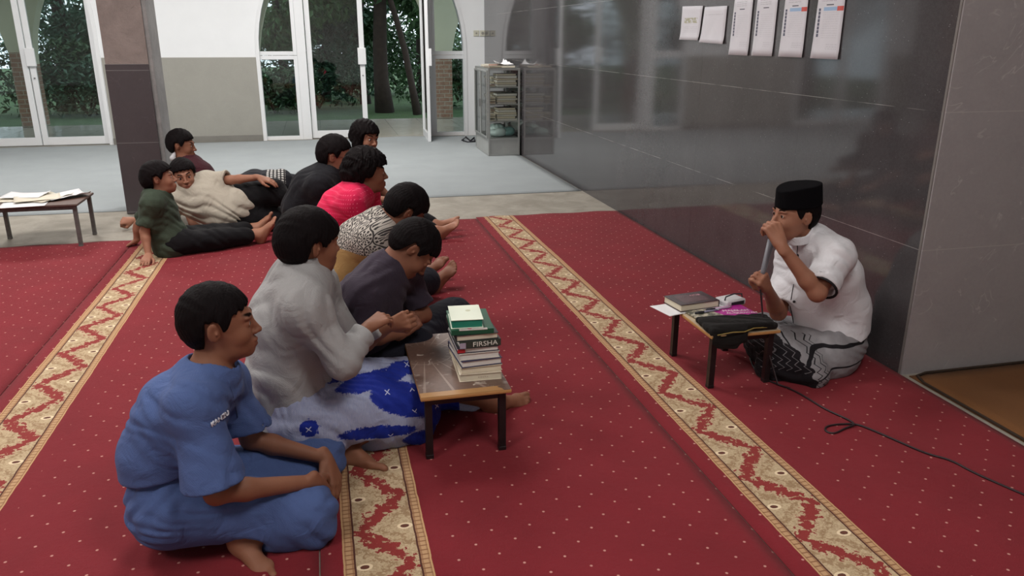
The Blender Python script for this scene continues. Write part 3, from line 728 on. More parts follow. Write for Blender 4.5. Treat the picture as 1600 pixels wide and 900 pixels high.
def pen(loc, rz, body, label, L=.14):
    r = empty('pen', loc, label, 'pen', rz=rz)
    MB().tube([(-L/2, 0, .005), (L/2-.02, 0, .005)], .0045, 10).build('barrel', body, r, True)
    MB().tube([(L/2-.02, 0, .005), (L/2-.004, 0, .005), (L/2, 0, .005)], [.0045, .002, .0008], 10).build('tip', m_metal, r, True)
    c = MB().tube([(-L/2-.001, 0, .005), (-L/2+.045, 0, .005)], .0056, 10).build('cap', m_dark, r, True); MB().box((-L/2, -.001, .0106), (-L/2+.035, .001, .0125)).build('clip', m_metal, c)
    return r
pen((1.69, 3.10, zt+.012), .15, c_('clear_pen', (150, 150, 175), .2), 'clear pen with dark cap lying left on the magazine')
pen((1.76, 3.125, zt+.012), .1, c_('white_pen', (205, 200, 215), .2), 'white pen with violet cap lying above the magazine title')
r = empty('notebook', (1.775, 3.185, zt), 'thin lilac notebook lying between the dark book and the magazine', 'notebook', rz=math.radians(10))
MB().box((-.12, -.035, 0), (.12, .035, .004), .001).build('cover', c_('lilac_cover', (176, 166, 186)), r); MB().box((-.118, -.034, .0041), (.118, .034, .0046)).build('page', m_paper, r)
# folded black prayer cloth with gold trim over the near edge
def draped(name, cx, cy, w, l, rz, zt, label, cat, mat):
    ops = []; F = Fr(V(cx, cy, zt), V(math.cos(rz), math.sin(rz), 0), V(0, 0, 1))
    ops += [('u', bx(F.p(-.005, .006, .016), V(w/2, l/2-.004, .014), F.R, .012), 0), ('u', bx(F.p(-.075, -l/2-.006, -.010), V(w/2-.08, .014, .034), F.R, .012), .03), ('u', bx(F.p(-.09, -l/2-.005, -.04), V(.06, .018, .03), F.R, .012), .03),
            ('u', rc(F.p(-w/2+.02, -l/2, .018), F.p(w/2-.05, -l/2+.02, .03), .016, .008), .02)]
    ops.append(fold(F.o-.3, F.o+.3, .0035, 60, F.R[:, 1]+.3*F.R[:, 0], 5))
    ops.append(('s', bx((1.745, 3.07, .1325), V(.168, .226, .1385), None, .002), 0))
    r = empty(name, (cx, cy, zt), label, cat)
    mesh_of('cloth', ops, .004, mat, r, (cx, cy, zt)); return r
r = draped('folded_cloth', 1.745, 2.925, .33, .15, math.radians(-6), H1+.002, 'folded black cloth with thin gold trim hanging over the near edge of the teacher\'s table', 'cloth', cloth('black_cloth', (24, 22, 21)).mat)
MB().tube([(-.15, -.098, .008), (-.08, -.1, .016), (-.02, -.096, .012), (.03, -.084, .020), (.10, -.074, .014), (.14, -.07, .012)], .0028, 8).build('gold_trim', plain('gold_braid', (150, 130, 70), .5, .3, 80), r)
r = empty('pencil_case', (1.865, 3.215, zt+.0), 'small white pouch with black zip and printed label, far right corner of the teacher\'s table', 'pouch', rz=.25)
MB().box((-.06, -.045, 0), (.06, .045, .034), .010).build('pouch_body', plain('white_pouch', (206, 206, 208), .6), r)
MB().box((-.035, -.0462, .008), (.045, -.0452, .026)).build('label', m_dark, r); MB().tube([(-.055, -.02, .032), (-.05, -.02, .05), (0, -.02, .058), (.05, -.02, .05), (.055, -.02, .032)], .0035, 8).build('handle', m_dark, r, True)

# microphone cable
m_cable = plain('black_cable', (36, 22, 26), .5, .1)
cab = [P(1172, 560, z=.014), P(1180, 588, z=.014), P(1235, 607, z=.014), P(1262, 622, z=.014), P(1290, 640, z=.014), P(1325, 655, z=.014), P(1338, 664, z=.018), P(1322, 668, z=.014), P(1305, 678, z=.014), P(1290, 675, z=.014), P(1289, 667, z=.014), P(1305, 663, z=.014), P(1335, 662, z=.014), P(1352, 667, z=.014), P(1400, 688, z=.014), P(1450, 710, z=.014), P(1485, 718, z=.014), P(1520, 738, z=.014), P(1570, 760, z=.014), P(1605, 775, z=.014), P(1660, 800, z=.014)]
cu = bpy.data.curves.new('floor_cable', 'CURVE'); cu.dimensions = '3D'; cu.bevel_depth = .0042; sp = cu.splines.new('NURBS'); sp.points.add(len(cab)-1)
for i, q in enumerate(cab): sp.points[i].co = (*q, 1)
sp.use_endpoint_u = True; sp.order_u = 3; sp.resolution_u = 8
_t = bpy.data.objects.new('t', cu); COL.objects.link(_t); me = bpy.data.meshes.new_from_object(_t.evaluated_get(bpy.context.evaluated_depsgraph_get())); bpy.data.objects.remove(_t)
me.materials.clear(); me.materials.append(m_cable); o = bpy.data.objects.new('microphone_cable', me); COL.objects.link(o); tag(o, 'black cable looping over the red carpet from the teacher to the right edge', 'cable')

# papers on the left table
rnd = random.Random(4); zz = .3305
labs = ['large white sheet hanging over the near edge of the left table', 'stack of cream handwritten sheets at the far left of the left table', 'cream sheets fanned in the middle of the left table', 'white sheet curling at the right end of the left table', 'thin cream sheet under the fanned ones on the left table', 'loose white sheet at the back of the left table']
for i, (x, y, w, l, a, cr) in enumerate([(-2.13, 6.24, .30, .21, .12, 0), (-2.27, 6.44, .30, .21, .05, .012), (-2.03, 6.42, .22, .30, -.5, .02), (-1.91, 6.46, .21, .29, -.9, .03), (-2.08, 6.38, .3, .2, .3, .01), (-2.2, 6.5, .29, .2, -.15, .015)]):
    sheet('paper_sheet', (x, y, zz), w, l, a, [m_paper, c_('cream_paper', (216, 208, 190), .8)][i in (1, 2, 4)], labs[i], 'paper', curl=cr); zz += .004

# notices taped to the dark wall
def noticemat(kind):
    m = Mat('printed_notice', rough=.75); p = m.pos(); x, y, z = m.xyz(p)     # y runs left-right on the sheet (0..1 scaled), z up
    base = m.mix(m.noise(p, 9, 3), srgb(206, 206, 212), srgb(222, 222, 228)); dk = srgb(70, 72, 84)
    ln = lambda a, b, c, d: (y.gt(a)*y.lt(b)*z.gt(c)*z.lt(d))
    txt = m.noise(m.scale(p, (1, 240, 300)), 1, 2).gt(.52)*((z*90.0).fr().gt(.55))
    c = base
    if kind == 0:
        c = m.mix(ln(-.10, .10, .0, .035)*m.noise(p, 60, 3).gt(.45)*.7, c, srgb(150, 150, 96)); c = m.mix(ln(-.11, .11, -.06, -.02)*txt*.25, c, dk)
    elif kind == 1: c = m.mix(ln(-.12, .12, .055, .07)*txt*.4, c, dk)
    else:
        hh = .23; c = m.mix(ln(-.05, .07, .115, .15)*txt*.5, c, dk); c = m.mix(ln(-.03, .03, .098, .103), c, dk)
        if kind == 3: c = m.mix(ln(-.085, .05, .072, .09)*.7, c, srgb(120, 170, 214)); c = m.mix(ln(-.11, -.06, .07, .092), c, srgb(204, 92, 84))
        c = m.mix(ln(.075, .093, -.055, .085)*(((z*55.0).fr()).lt(.85)), c, srgb(84, 86, 104)); c = m.mix(ln(-.08, .05, -.06, .068)*txt*.2, c, dk); c = m.mix(ln(-.09, .0, -.115, -.085)*txt*.3, c, dk)
    m.set('Base Color', c); return m.mat
nm = [noticemat(0), noticemat(1), noticemat(2), noticemat(3)]
def notice(c0, c1, c2, c3, k, label):
    """corners read from the photograph, all on the wall plane: top-left, top-right, bottom-right, bottom-left"""
    q = [P(*c, X=XW-.004) for c in (c0, c1, c2, c3)]; ctr = sum(q)/4; bm = bmesh.new(); n = 8; g = []
    for i in range(n+1):
        row = []
        for j in range(n+1):
            s, t = i/n, j/n; w = (q[0]*(1-s)+q[1]*s)*(1-t)+(q[3]*(1-s)+q[2]*s)*t
            row.append(bm.verts.new((-.002-.008*(max(0, t-.7)/.3)**2*(1 if k < 2 else .4)-.002*math.sin(3*s), w[1]-ctr[1], w[2]-ctr[2])))
        g.append(row)
    for i in range(n):
        for j in range(n): bm.faces.new((g[i][j], g[i+1][j], g[i+1][j+1], g[i][j+1]))
    me = bpy.data.meshes.new('wall_notice'); bm.to_mesh(me); bm.free(); me.polygons.foreach_set('use_smooth', [True]*len(me.polygons)); me.materials.append(nm[k])
    o = bpy.data.objects.new('wall_notice', me); COL.objects.link(o); o.location = [float(v) for v in ctr]; so = o.modifiers.new('thick', 'SOLIDIFY'); so.thickness = .0006
    tag(o, label, 'notice', 'printed notices on the dark wall')
notice((1067, 10), (1099, 9), (1092, 63), (1063, 62), 0, 'short notice with a yellow green picture, leftmost on the dark wall')
notice((1102, 11), (1137, 9), (1131, 69), (1094, 66), 1, 'short plain white notice, second from the left on the dark wall')
notice((1149, -3), (1178, -5), (1169, 87), (1139, 85.5), 2, 'tall notice with dark number column, third from the left on the dark wall')
notice((1185, -6), (1217, -8), (1207, 88), (1175, 87), 2, 'tall notice with dark column, fourth from the left on the dark wall')
notice((1229, -10), (1265, -12), (1254, 90), (1217, 88.5), 3, 'tall notice with blue header and red corner, second from the right')
notice((1281, -12), (1323, -14), (1310, 93), (1267, 91), 3, 'tall notice with blue header and red corner, rightmost on the dark wall')

# wall sockets
for k, (u, lab) in enumerate(((744, 'white light switch on the white wall, left of the pair above the bookcase'), (754, 'white wall socket, right of the pair above the bookcase'))):
    b = P(u, 52, Y=YB-.001); r = empty('wall_socket', b, lab, 'socket', 'wall sockets above the bookcase')
    MB().box((-.043, -.012, -.043), (.043, 0, .043), .004).build('cover_plate', plain('ivory_plastic', (206, 204, 188), .4), r)
    MB().tube([(0, -.0121, 0), (0, -.016, 0)], .022 if k else .014, 14).build('socket_insert', plain('grey_plastic', (150, 148, 140), .4), r)

# ------------------------------------------------------------------ glass bookcase against the wall
m_al2 = plain('brushed_aluminium', (168, 170, 168), .35, .05, 12, .05, Metallic=.5)
bcx, bcy, bw, bd, bh = 2.315, 10.42, .42, .86, 1.10
r = empty('glass_bookcase', (bcx, bcy, .012), 'tall aluminium framed glass bookcase crammed with books against the dark wall', 'bookcase'); a, b = bw/2, bd/2; t = .024
mb = MB()
for sx in (-1, 1):
    for sy in (-1, 1): mb.box((sx*a-(t if sx > 0 else 0), sy*b-(t if sy > 0 else 0), 0), (sx*a+(0 if sx > 0 else t), sy*b+(0 if sy > 0 else t), bh), .002)
for zc in (.0, .2, bh-t):
    mb.box((-a+t, -b+.001, zc), (a-t, -b+t, zc+t)).box((-a+t, b-t, zc), (a-t, b-.001, zc+t)).box((-a+.001, -b+t, zc), (-a+t, b-t, zc+t)).box((a-t, -b+t, zc), (a-.001, b-t, zc+t))
mb.build('frame', m_al2, r)
MB().box((-a+t, -b+.008, t), (a-t, -b+.012, .2)).box((-a+.008, -b+t, t), (-a+.012, b-t, .2)).box((a-.012, -b+t, t), (a-.008, b-t, .2)).build('kick_panel', plain('grey_panel', (158, 160, 158), .5), r)
m_gl2 = glassmat('cabinet_glass', (.95, .97, .96, 1), .6)
shz = [.205+t, .44, .655, .87]
for zc in shz[1:]:
    s_ = MB().box((-a+.004, -b+.026, zc-.006), (a-.004, b-.026, zc)).build('glass_shelf', m_gl2, r); MB().box((-a+t, -b+.012, zc-.012), (a-t, -b+.024, zc+.006)).build('shelf_edge', m_al2, s_)
MB().box((-a+.026, -b+.026, .21), (a-.026, b-.026, .205+t)).build('bottom_shelf', plain('shelf_board', (150, 152, 150), .6), r)
MB().box((-a+t, -b+.009, .2+t), (a-t, -b+.012, bh-t)).build('end_glass', m_gl2, r)
MB().box((-a+.002, -b+.002, bh), (a-.002, b-.002, bh+.006)).build('top_glass', m_gl2, r)
for k in (0, 1):
    y0, y1 = (-b+t+.002, -.002) if k == 0 else (.002, b-t-.002)
    d = MB(); frame_box(d, 0, y1-y0, .225, bh-.026, -.009, .009, .022); dd = d.build('door', m_al2, r); dd.location = (-a-.010, y0, 0); dd.rotation_euler.z = math.pi/2
    MB().box((.022, -.002, .247), (y1-y0-.022, .002, bh-.048)).build('door_glass', m_gl2, dd)
    MB().box(((y1-y0-.02) if k == 0 else .005, .0095, .60), ((y1-y0-.005) if k == 0 else .02, .022, .70), .002).build('door_handle', m_metal, dd)
# books and bundles inside, every one a thing
cols = [(196, 190, 176), (176, 168, 150), (150, 118, 104), (92, 76, 76), (204, 200, 190), (140, 130, 118), (70, 66, 70), (184, 176, 160), (120, 124, 116), (110, 62, 56)]
cm = [c_('old_cover_%d' % i, c) for i, c in enumerate(cols)]; words = ['cream', 'tan', 'brown', 'dark', 'ivory', 'khaki', 'charcoal', 'buff', 'sage', 'rust']
rnd = random.Random(9); shelfname = ['bottom', 'second lowest', 'third', 'top']
for si, zc in ((3, shz[3]), (2, shz[2]), (1, shz[1])):
    for ci, yc in ((0, -.27), (1, .06), (2, .30)):
        zq = zc+.013+.0008; full = {3: 6, 2: 5, 1: 6}[si]
        for k in range(full if ci == 0 else 4):
            h = rnd.uniform(.020, .034)
            if zq+h > zc+.19: break
            ix = rnd.randrange(10); w = rnd.uniform(.15, .2); l = rnd.uniform(.2, .24)
            book((bcx+.055+rnd.uniform(-.015, .01), bcy+yc, .0+zq+.0), l+.04, w if ci else .2, h, rnd.uniform(-.05, .05), cm[ix], m_page if k % 2 else m_pagew,
                 '%s book, number %s up the %s pile on the bookcase %s shelf' % (words[ix], ['one', 'two', 'three', 'four', 'five', 'six'][k], ['front', 'middle', 'back'][ci], shelfname[si]), 'books in the glass bookcase', 'back')
            zq += h+.0006
    for k in range(3 if si < 3 else 1):
        ix = rnd.randrange(10); h = rnd.uniform(.015, .03)
        book((bcx-.140, bcy-.28, zc+.0138+.031*k), .085, .15, h, rnd.uniform(-.05, .05), cm[ix], m_page,
             'small %s booklet, %s from below, left front of the %s shelf' % (words[ix], ['first', 'second', 'third'][k], shelfname[si]), 'small booklets in the glass bookcase', 'back')
m_bag = plain('crumpled_plastic', (188, 206, 204), .35, .08, 12, .6, 25)
for k, (dx, dy, sx, sy, sz, m, lab) in enumerate(((-.05, -.28, .11, .09, .055, m_bag, 'crumpled pale plastic bag at the front of the bookcase bottom shelf'), (.085, -.22, .10, .12, .06, plain('teal_plastic', (120, 160, 158), .35, .1, 12, .6, 25), 'bluish plastic bag leaning at the right of the bookcase bottom shelf'), (.0, .08, .14, .15, .07, m_bag, 'larger plastic bundle at the back of the bookcase bottom shelf'))):
    c = V(bcx+dx, bcy+dy, .245+sz*.8)
    ops = [('u', ell(c, (sx, sy, sz)), 0), ('u', ell(c+V(.03, -.03, .03), (sx*.6, sy*.5, sz*.7)), .03), fold(c-.3, c+.3, .008, 45, (1, .3, .5), k)]
    o = mesh_of('plastic_bag', ops, .01, m, None, (c[0], c[1], .246), floor=.246); o.location = (c[0], c[1], .246); tag(o, lab, 'bag', 'plastic bags in the bookcase')
# clutter on top
for k, (dx, dy, w, l, h, a, lab) in enumerate(((-.10, -.25, .2, .15, .02, .3, 'worn grey book lying on the near left of the bookcase top'), (.09, -.27, .17, .22, .018, -.2, 'white notebook at the near right of the bookcase top'), (.03, .02, .22, .16, .03, .6, 'brown book in the middle of the bookcase top'), (-.05, .24, .24, .17, .025, 1.1, 'pale book at the far end of the bookcase top'))):
    book((bcx+dx, bcy+dy, .012+bh+.0068), w, l, h, a, cm[[5, 4, 2, 0][k]], m_page, lab, 'books on top of the bookcase', 'left')
o = sheet('paper_sheet', (bcx+.06, bcy-.14, .012+bh+.0385), .18, .21, .5, m_paper, 'white sheet standing curled on the bookcase top', 'paper', curl=.07)
cl = MB().tube([P(722, 219, z=.02), P(728, 214, z=.03), P(735, 220, z=.02), P(741, 215, z=.035), P(742, 221, z=.02), P(731, 222, z=.018), P(724, 220, z=.02)], .012, 8).build('coiled_cord', m_dark, None, True); tag(cl, 'black cord bundle on the floor at the left foot of the bookcase', 'cord')
# ------------------------------------------------------------------ people
def head_ops(F, ears=True):
    o = [('u', F.ell((-.012, 0, .024), (.095, .077, .086)), 0), ('u', F.ell((.03, 0, -.035), (.06, .06, .078)), .03),
         ('u', F.ell((.035, 0, -.085), (.046, .044, .028)), .03), ('u', F.ell((.074, 0, -.096), (.018, .022, .016)), .02)]
    for s in (-1, 1):
        o += [('u', F.ell((.058, s*.036, -.034), (.028, .022, .026)), .02), ('u', F.ell((.080, s*.026, .020), (.013, .026, .009)), .015)]
    o += [('u', F.ell((.075, 0, -.068), (.024, .032, .022)), .018)]
    for s in (-1, 1): o.append(('s', F.ell((.098, s*.031, .001), (.016, .018, .011)), .010))
    for s in (-1, 1):
        o.append(('u', F.ell((.0755, s*.031, 0), (.0150, .0165, .0128)), .003)); o.append(('s', F.ell((.094, s*.032, -.0005), (.012, .0130, .0050)), .001))
    o += [('u', F.rc((.088, 0, .006), (.108, 0, -.030), .0062, .0095), .012), ('u', F.ell((.107, 0, -.032), (.0115, .0115, .009)), .006)]
    for s in (-1, 1): o.append(('u', F.ell((.098, s*.0115, -.036), (.010, .0075, .0075)), .005)); 
    for s in (-1, 1): o.append(('s', F.ell((.103, s*.007, -.0425), (.004, .003, .003)), .002))
    o += [('u', F.ell((.0955, 0, -.0625), (.010, .021, .0062)), .004), ('u', F.ell((.0940, 0, -.0755), (.0105, .0185, .0072)), .004), ('s', F.ell((.106, 0, -.0688), (.010, .022, .0013)), .002)]
    if ears:
        for s in (-1, 1):
            E_ = rot('Z', s*-.35)@rot('X', s*-.12)@rot('Y', -.15)
            o += [('u', F.ell((-.014, s*.078, -.008), (.0185, .0065, .031), E_), .006), ('s', F.ell((-.008, s*.0855, -.004), (.0105, .0055, .019), E_), .004), ('u', F.ell((-.004, s*.082, -.010), (.004, .004, .006)), .004)]
    return o
def head_masks(F):
    def lip(X, Y, Z):
        x, y, z = F.loc(X, Y, Z); d = np.minimum(((x-.1)/.02)**2+(y/.023)**2+((z+.0625)/.0068)**2, ((x-.1)/.02)**2+(y/.02)**2+((z+.0755)/.0078)**2)
        return np.clip((1.25-d)/.5, 0, 1)
    def brow(X, Y, Z):
        x, y, z = F.loc(X, Y, Z); a = np.abs(y); zc = .0225+.006*np.sin(np.clip((a-.012)/.036, 0, 1)*2.4)
        g = np.clip((.0052-np.abs(z-zc))/.002, 0, 1)*np.clip((a-.011)/.004, 0, 1)*np.clip((.050-a)/.008, 0, 1)*(x > .04); return g
    return {'lip': lip, 'brow': brow}
def eyes(F, parent, org):
    for s in (-1, 1):
        c = F.p(.0765, s*.031, -.0005); bm = bmesh.new(); bmesh.ops.create_uvsphere(bm, u_segments=24, v_segments=16, radius=.0128*F.s)
        me = bpy.data.meshes.new('eye'); bm.to_mesh(me); bm.free(); me.polygons.foreach_set('use_smooth', [True]*len(me.polygons)); me.materials.append(m_eye)
        o = bpy.data.objects.new('eye', me); COL.objects.link(o); o.parent = parent
        M4 = Matrix([list(F.R[i])+[0] for i in range(3)]+[[0, 0, 0, 1]]); M4 = Matrix(M4)
        o.matrix_local = Matrix.Translation(Vector(c-np.asarray(org))) @ M4
m_eye_ = Mat('eyeball', rough=.12); p_ = m_eye_.pos(); x_, y_, z_ = m_eye_.xyz(p_); rr_ = (y_*y_+z_*z_).sq()
m_eye_.set('Base Color', m_eye_.mix(rr_.lt(.0074)*x_.gt(0), srgb(205, 196, 190), m_eye_.mix(rr_.lt(.003), srgb(48, 28, 18), (.003, .003, .003, 1)))); m_eye = m_eye_.mat
m_hair = hairmat()
def hair_ops(F, line, thick=.012, top=.016, seed=1, back=.0, rough=.0022, extra=()):
    """line: the lower edge of the hair as (forward, height) pairs from the nape to the brow"""
    xs = [p[0] for p in line]; zs = [p[1] for p in line]
    def cut(X, Y, Z):
        x, y, z = F.loc(X, Y, Z); zz = np.interp(x, xs, zs); zz = zz+.004*np.sin(y*230+seed)+.003*np.sin(x*310+y*90)
        return (zz-z)*F.s*.8
    def strand(X, Y, Z):
        x, y, z = F.loc(X, Y, Z); an = np.arctan2(y, x+.03)
        return rough*(np.sin(an*41+seed+3*np.sin(z*50)+2*np.sin(x*37))*.35+np.sin(an*83+z*60+seed)*.3+.5*np.sin(x*150+y*120+2*np.sin(z*80)))
    lo, hi = F.o-.22, F.o+.22
    o = [('u', F.ell((-.014, 0, .026), (.096+thick, .077+thick, .086+top)), 0), ('u', F.ell((-.05-back, 0, -.005), (.055+thick, .064+thick, .075)), .02)]
    o += [('u', F.ell(c, r), .015) for c, r in extra]
    o += [('d', Prim(strand, lo, hi), 0), ('i', Prim(cut, lo, hi), .004)]
    return o
SHORT = [(-.13, -.075), (-.07, -.085), (-.045, -.075), (-.035, .022), (.0, .026), (.012, -.004), (.026, .0), (.040, .040), (.075, .052), (.09, .060), (.12, .062)]
BANGS = [(-.13, -.07), (-.07, -.085), (-.042, -.070), (-.034, .018), (.0, .022), (.012, -.004), (.03, .0), (.045, .022), (.085, .030), (.12, .030)]

def hand_ops(F, curl=(.25, .4, .25), thumb=0, spread=.06, curls=None):
    o = [('u', F.rc((-.02, 0, 0), (.03, 0, .0), .023, .024, ((0, 0, 1), 1.35)), .01)]
    ys = (.031, .0105, -.010, -.0295); Ls = (.070, .079, .073, .056); bxs = (.088, .091, .087, .080)
    for i in range(4): o.append(('u', F.rc((.018, ys[i]*.55, 0), (bxs[i], ys[i], .001), .015, .0115), .010))
    o.append(('u', F.ell((.035, .026, -.010), (.030, .014, .013)), .01))
    for i in range(4):
        c = curls[i] if curls else curl; a = 0; p = np.array([bxs[i], ys[i], 0.0]); sp = spread*(1.5-i)*.8
        rr = [.0100, .0088, .0080, .0066] if i < 3 else [.0088, .0076, .007, .006]
        for k, fr in enumerate((.46, .30, .24)):
            a += c[k]; d = np.array([math.cos(a)*math.cos(sp), math.cos(a)*math.sin(sp), -math.sin(a)]); q = p+d*Ls[i]*fr
            o.append(('u', F.rc(p, q, rr[k], rr[k+1]), .0035)); p = q
    T = {0: [(.018, .024, -.008), (.052, .052, -.016), (.080, .058, -.022), (.102, .056, -.026)], 1: [(.018, .024, -.010), (.050, .046, -.030), (.076, .030, -.046), (.092, .010, -.050)],
         2: [(.018, .024, -.010), (.050, .040, -.028), (.080, .036, -.040), (.102, .030, -.044)]}[thumb]
    for k in range(3): o.append(('u', F.rc(T[k], T[k+1], (.0145, .0112, .0098)[k], (.0112, .0098, .0082)[k]), .006))
    return o
def nail_masks(F, curl=(.25, .4, .25), thumb=0, spread=.06, curls=None): return None
def foot_ops(F, toes=.0):
    o = [('u', F.ell((-.028, 0, -.042), (.036, .029, .032)), 0), ('u', F.rc((0, 0, .02), (0, 0, -.02), .032, .034), .03), ('u', F.rc((.005, 0, -.012), (.105, .006, -.046), .033, .022, ((0, 1, 0), .85)), .03),
         ('u', F.ell((.118, .004, -.056), (.034, .044, .017)), .02), ('u', F.rc((-.028, -.002, -.056), (.12, 0, -.060), .020, .015, ((0, 1, 0), .75)), .02),
         ('u', F.ell((.004, .03, -.012), (.012, .01, .012)), .012), ('u', F.ell((-.004, -.03, -.018), (.012, .01, .012)), .012)]
    for x, y, L, r in ((.140, .030, .040, .0135), (.148, .008, .030, .0098), (.142, -.009, .027, .009), (.134, -.024, .023, .0085), (.124, -.037, .019, .008)):
        o.append(('u', F.rc((x-.012, y*.95, -.058), (x+L*.55, y, -.055+toes), r, r*.95), .006)); o.append(('u', F.ell((x+L*.8, y, -.059+toes), (r*1.0, r*.98, r*.9)), .006))
    return o
def leg_ops(hip, kn, an, s=1.0, r=(.078, .056, .050, .034)):
    calf = kn+(an-kn)*.3
    return [('u', rc(hip, kn, r[0]*s, r[1]*s), .04*s), ('u', rc(kn, calf, r[1]*s*.92, r[2]*s), .03*s), ('u', rc(calf, an, r[2]*s, r[3]*s), .03*s)]
def arm_ops(sh, el, wr, s=1.0, r=(.046, .037, .036, .0235)):
    m = el+(wr-el)*.28
    return [('u', rc(sh, el, r[0]*s, r[1]*s), .03*s), ('u', rc(el, m, r[1]*s*.98, r[2]*s), .02*s), ('u', rc(m, wr, r[2]*s, r[3]*s), .02*s)]
def torso_ops(J, s, inf=0.0, k=.06, belly=0.0):
    lat = nrm(J['shL']-J['shR']); up = J['nb']+(J['chest']-J['nb'])*.28
    fl = (lat, .80)
    o = [('u', rc(J['pel'], J['waist'], .112*s+inf+belly, .100*s+inf+belly*.6, fl), k), ('u', rc(J['waist'], J['chest'], .100*s+inf, .106*s+inf, fl), k),
         ('u', rc(J['chest'], up, .106*s+inf, .066*s+inf, fl), k)]
    for a in ('shR', 'shL'): o.append(('u', rc(up, J[a], .058*s+inf*.8, .050*s+inf*.8), k)); o.append(('u', rc(J['nb'], J[a], .040*s+inf*.6, .040*s+inf*.8), k))
    return o
from mathutils.bvhtree import BVHTree
def hits(o, org, uvs, off=.0015):
    """points on a garment's own surface where its seam or trim is seen; returned in the person's space with normals"""
    me = o.data; n = len(me.vertices); co = np.empty(n*3, np.float32); me.vertices.foreach_get('co', co); q = np.empty(len(me.loops), np.int32); me.loops.foreach_get('vertex_index', q)
    t = BVHTree.FromPolygons([tuple(v) for v in co.reshape(-1, 3).tolist()], [tuple(v) for v in q.reshape(-1, 4).tolist()])
    r = []; og = Vector([float(v) for v in (V(0, 0, CAMH)-org)])
    for u, v in uvs:
        d = Vector([float(k) for k in nrm(P(u, v, z=-1)-V(0, 0, CAMH))]); loc, nn, _, _ = t.ray_cast(og, d)
        if loc is not None:
            if nn.dot(d) > 0: nn = -nn
            r.append((loc+nn*off, nn))
    return r
class Human:
    def __init__(h, label, org, s, skin_, hs=1.0):
        h.org = np.array([org[0], org[1], 0.0]); h.s = s; h.skin = skin_
        h.root = empty('person', h.org, label, 'person'); h.J = {}; h.b = []
    def body(h, F, hands=(), feet=(), legs=True, arms=True, vox=.004, thigh=(.078, .056, .050, .034)):
        J, s = h.J, h.s; o = torso_ops(J, s)
        neck0 = J['nb']+(J['chest']-J['nb'])*.1; o.append(('u', rc(neck0, F.p(-.022, 0, -.055), .058*s, .050*F.s), .035)); h.F = F
        if arms:
            for a in 'RL':
                if 'el'+a in J: o += arm_ops(J['sh'+a], J['el'+a], J['wr'+a], s)
        if legs:
            for a in 'RL':
                if 'kn'+a in J: o += leg_ops(J['hip'+a], J['kn'+a], J['an'+a], s, thigh)
        hd = head_ops(F); o = o+[(hd[0][0], hd[0][1], .02)]+hd[1:]
        for f in hands: o += [(a, b, (c if i else .012)) for i, (a, b, c) in enumerate(f)]
        for f in feet: o += [(a, b, (c if i else .03)) for i, (a, b, c) in enumerate(f)]
        mk = head_masks(F); h.bodyobj = mesh_of('body', o, vox, h.skin, h.root, h.org, mk); eyes(F, h.root, h.org); return h
    def hair(h, line=SHORT, vox=.0035, **k):
        mesh_of('hair', hair_ops(h.F, line, **k), vox, m_hair, h.root, h.org, floor=None); return h
    def mesh(h, name, ops, mat, vox=.006, label=None):
        o = mesh_of(name, ops, vox, mat.mat if isinstance(mat, Mat) else mat, h.root, h.org, relax=3 if vox < .009 else 1)
        if label: o['label'] = label
        return o
    def shirt(h, mat, inf=.016, sleeve=.75, sr=(.062, .062), vox=.006, amp=.004, fr=65, hem=None, name='shirt', collar=.0, seed=1, belly=0, fdir=(.3, .2, 1), extra=(), neck=.052, post=(), pre=(), f2=1.0):
        J, s = h.J, h.s; o = []
        for a in 'RL':
            if 'el'+a not in J: continue
            sh, el, wr = J['sh'+a], J['el'+a], J['wr'+a]
            if sleeve <= 1: e = sh+(el-sh)*sleeve; d = nrm(el-sh); o.append(('u', rc(sh, e+d*.02, sr[0]*s, sr[1]*s), .03))
            else: e = el+(wr-el)*(sleeve-1); d = nrm(wr-el); o += [('u', rc(sh, el, sr[0]*s, sr[1]*s), .03), ('u', rc(el, e+d*.02, sr[1]*s*.97, sr[1]*s*.78), .03)]
            re = sr[1]*s*(1 if sleeve <= 1 else .78)
            o.append(('s', cyl(e, e+d*.30, re*2.2), .004)); o.append(('s', cyl(e-d*.04, e+d*.02, re-.010-amp*1.8), .003))
            g = fold(e-.18, e+.12, amp*1.0, fr*1.1, nrm(d)+.2, seed+3, gate=(el-(el-sh)*.35 if sleeve <= 1 else el, .10)); o.insert(-2, g)
        o += list(pre)
        o += torso_ops(J, s, inf, belly=belly)
        if hem is not None: o.append(('u', rc(J['pel'], hem[0], .112*s+inf+belly, hem[1], (nrm(J['shL']-J['shR']), .74)), .05))
        o += list(extra)
        o.append(fold(np.minimum(J['pel'], J['nb'])-.35, np.maximum(J['pel'], J['nb'])+.35, amp, fr, fdir, seed))
        for a in 'RL':
            if 'el'+a in J: o.append(fold(J['sh'+a]-.25, J['sh'+a]+.25, amp*.9*f2, fr*1.5, J['sh'+a]-J['pel'], seed+5, gate=(J['sh'+a]*.7+J['waist']*.3, .11)))
        n0 = J['nb']; F = h.F; n1 = F.p(-.022, 0, -.06); d = nrm(n1-n0)
        if collar: o.append(('u', rc(n0-d*.015, n0+d*collar, (neck+.017)*s, (neck+.009)*s), .008))
        o.append(('s', cyl(n0-d*.02, n0+d*.16, neck*s), .003))
        if collar: o.append(('s', cyl(n0+d*(collar+.006), n0+d*.2, (neck+.03)*s), .002))
        o += list(post)
        return h.mesh(name, o, mat, vox)
def skins(n, rgb): return skin('skin_'+n, rgb)
def seated(h, Y, pel, waist, chest, nb, shR, shL, w=.30, latdir=(0, -1, 0)):
    """centre line read in the side view at distance Y; shoulders given in the photo at their own distance"""
    s = h.s; J = h.J
    J['pel'], J['waist'], J['chest'], J['nb'] = (P(*q, Y=Y) for q in (pel, waist, chest, nb))
    return J
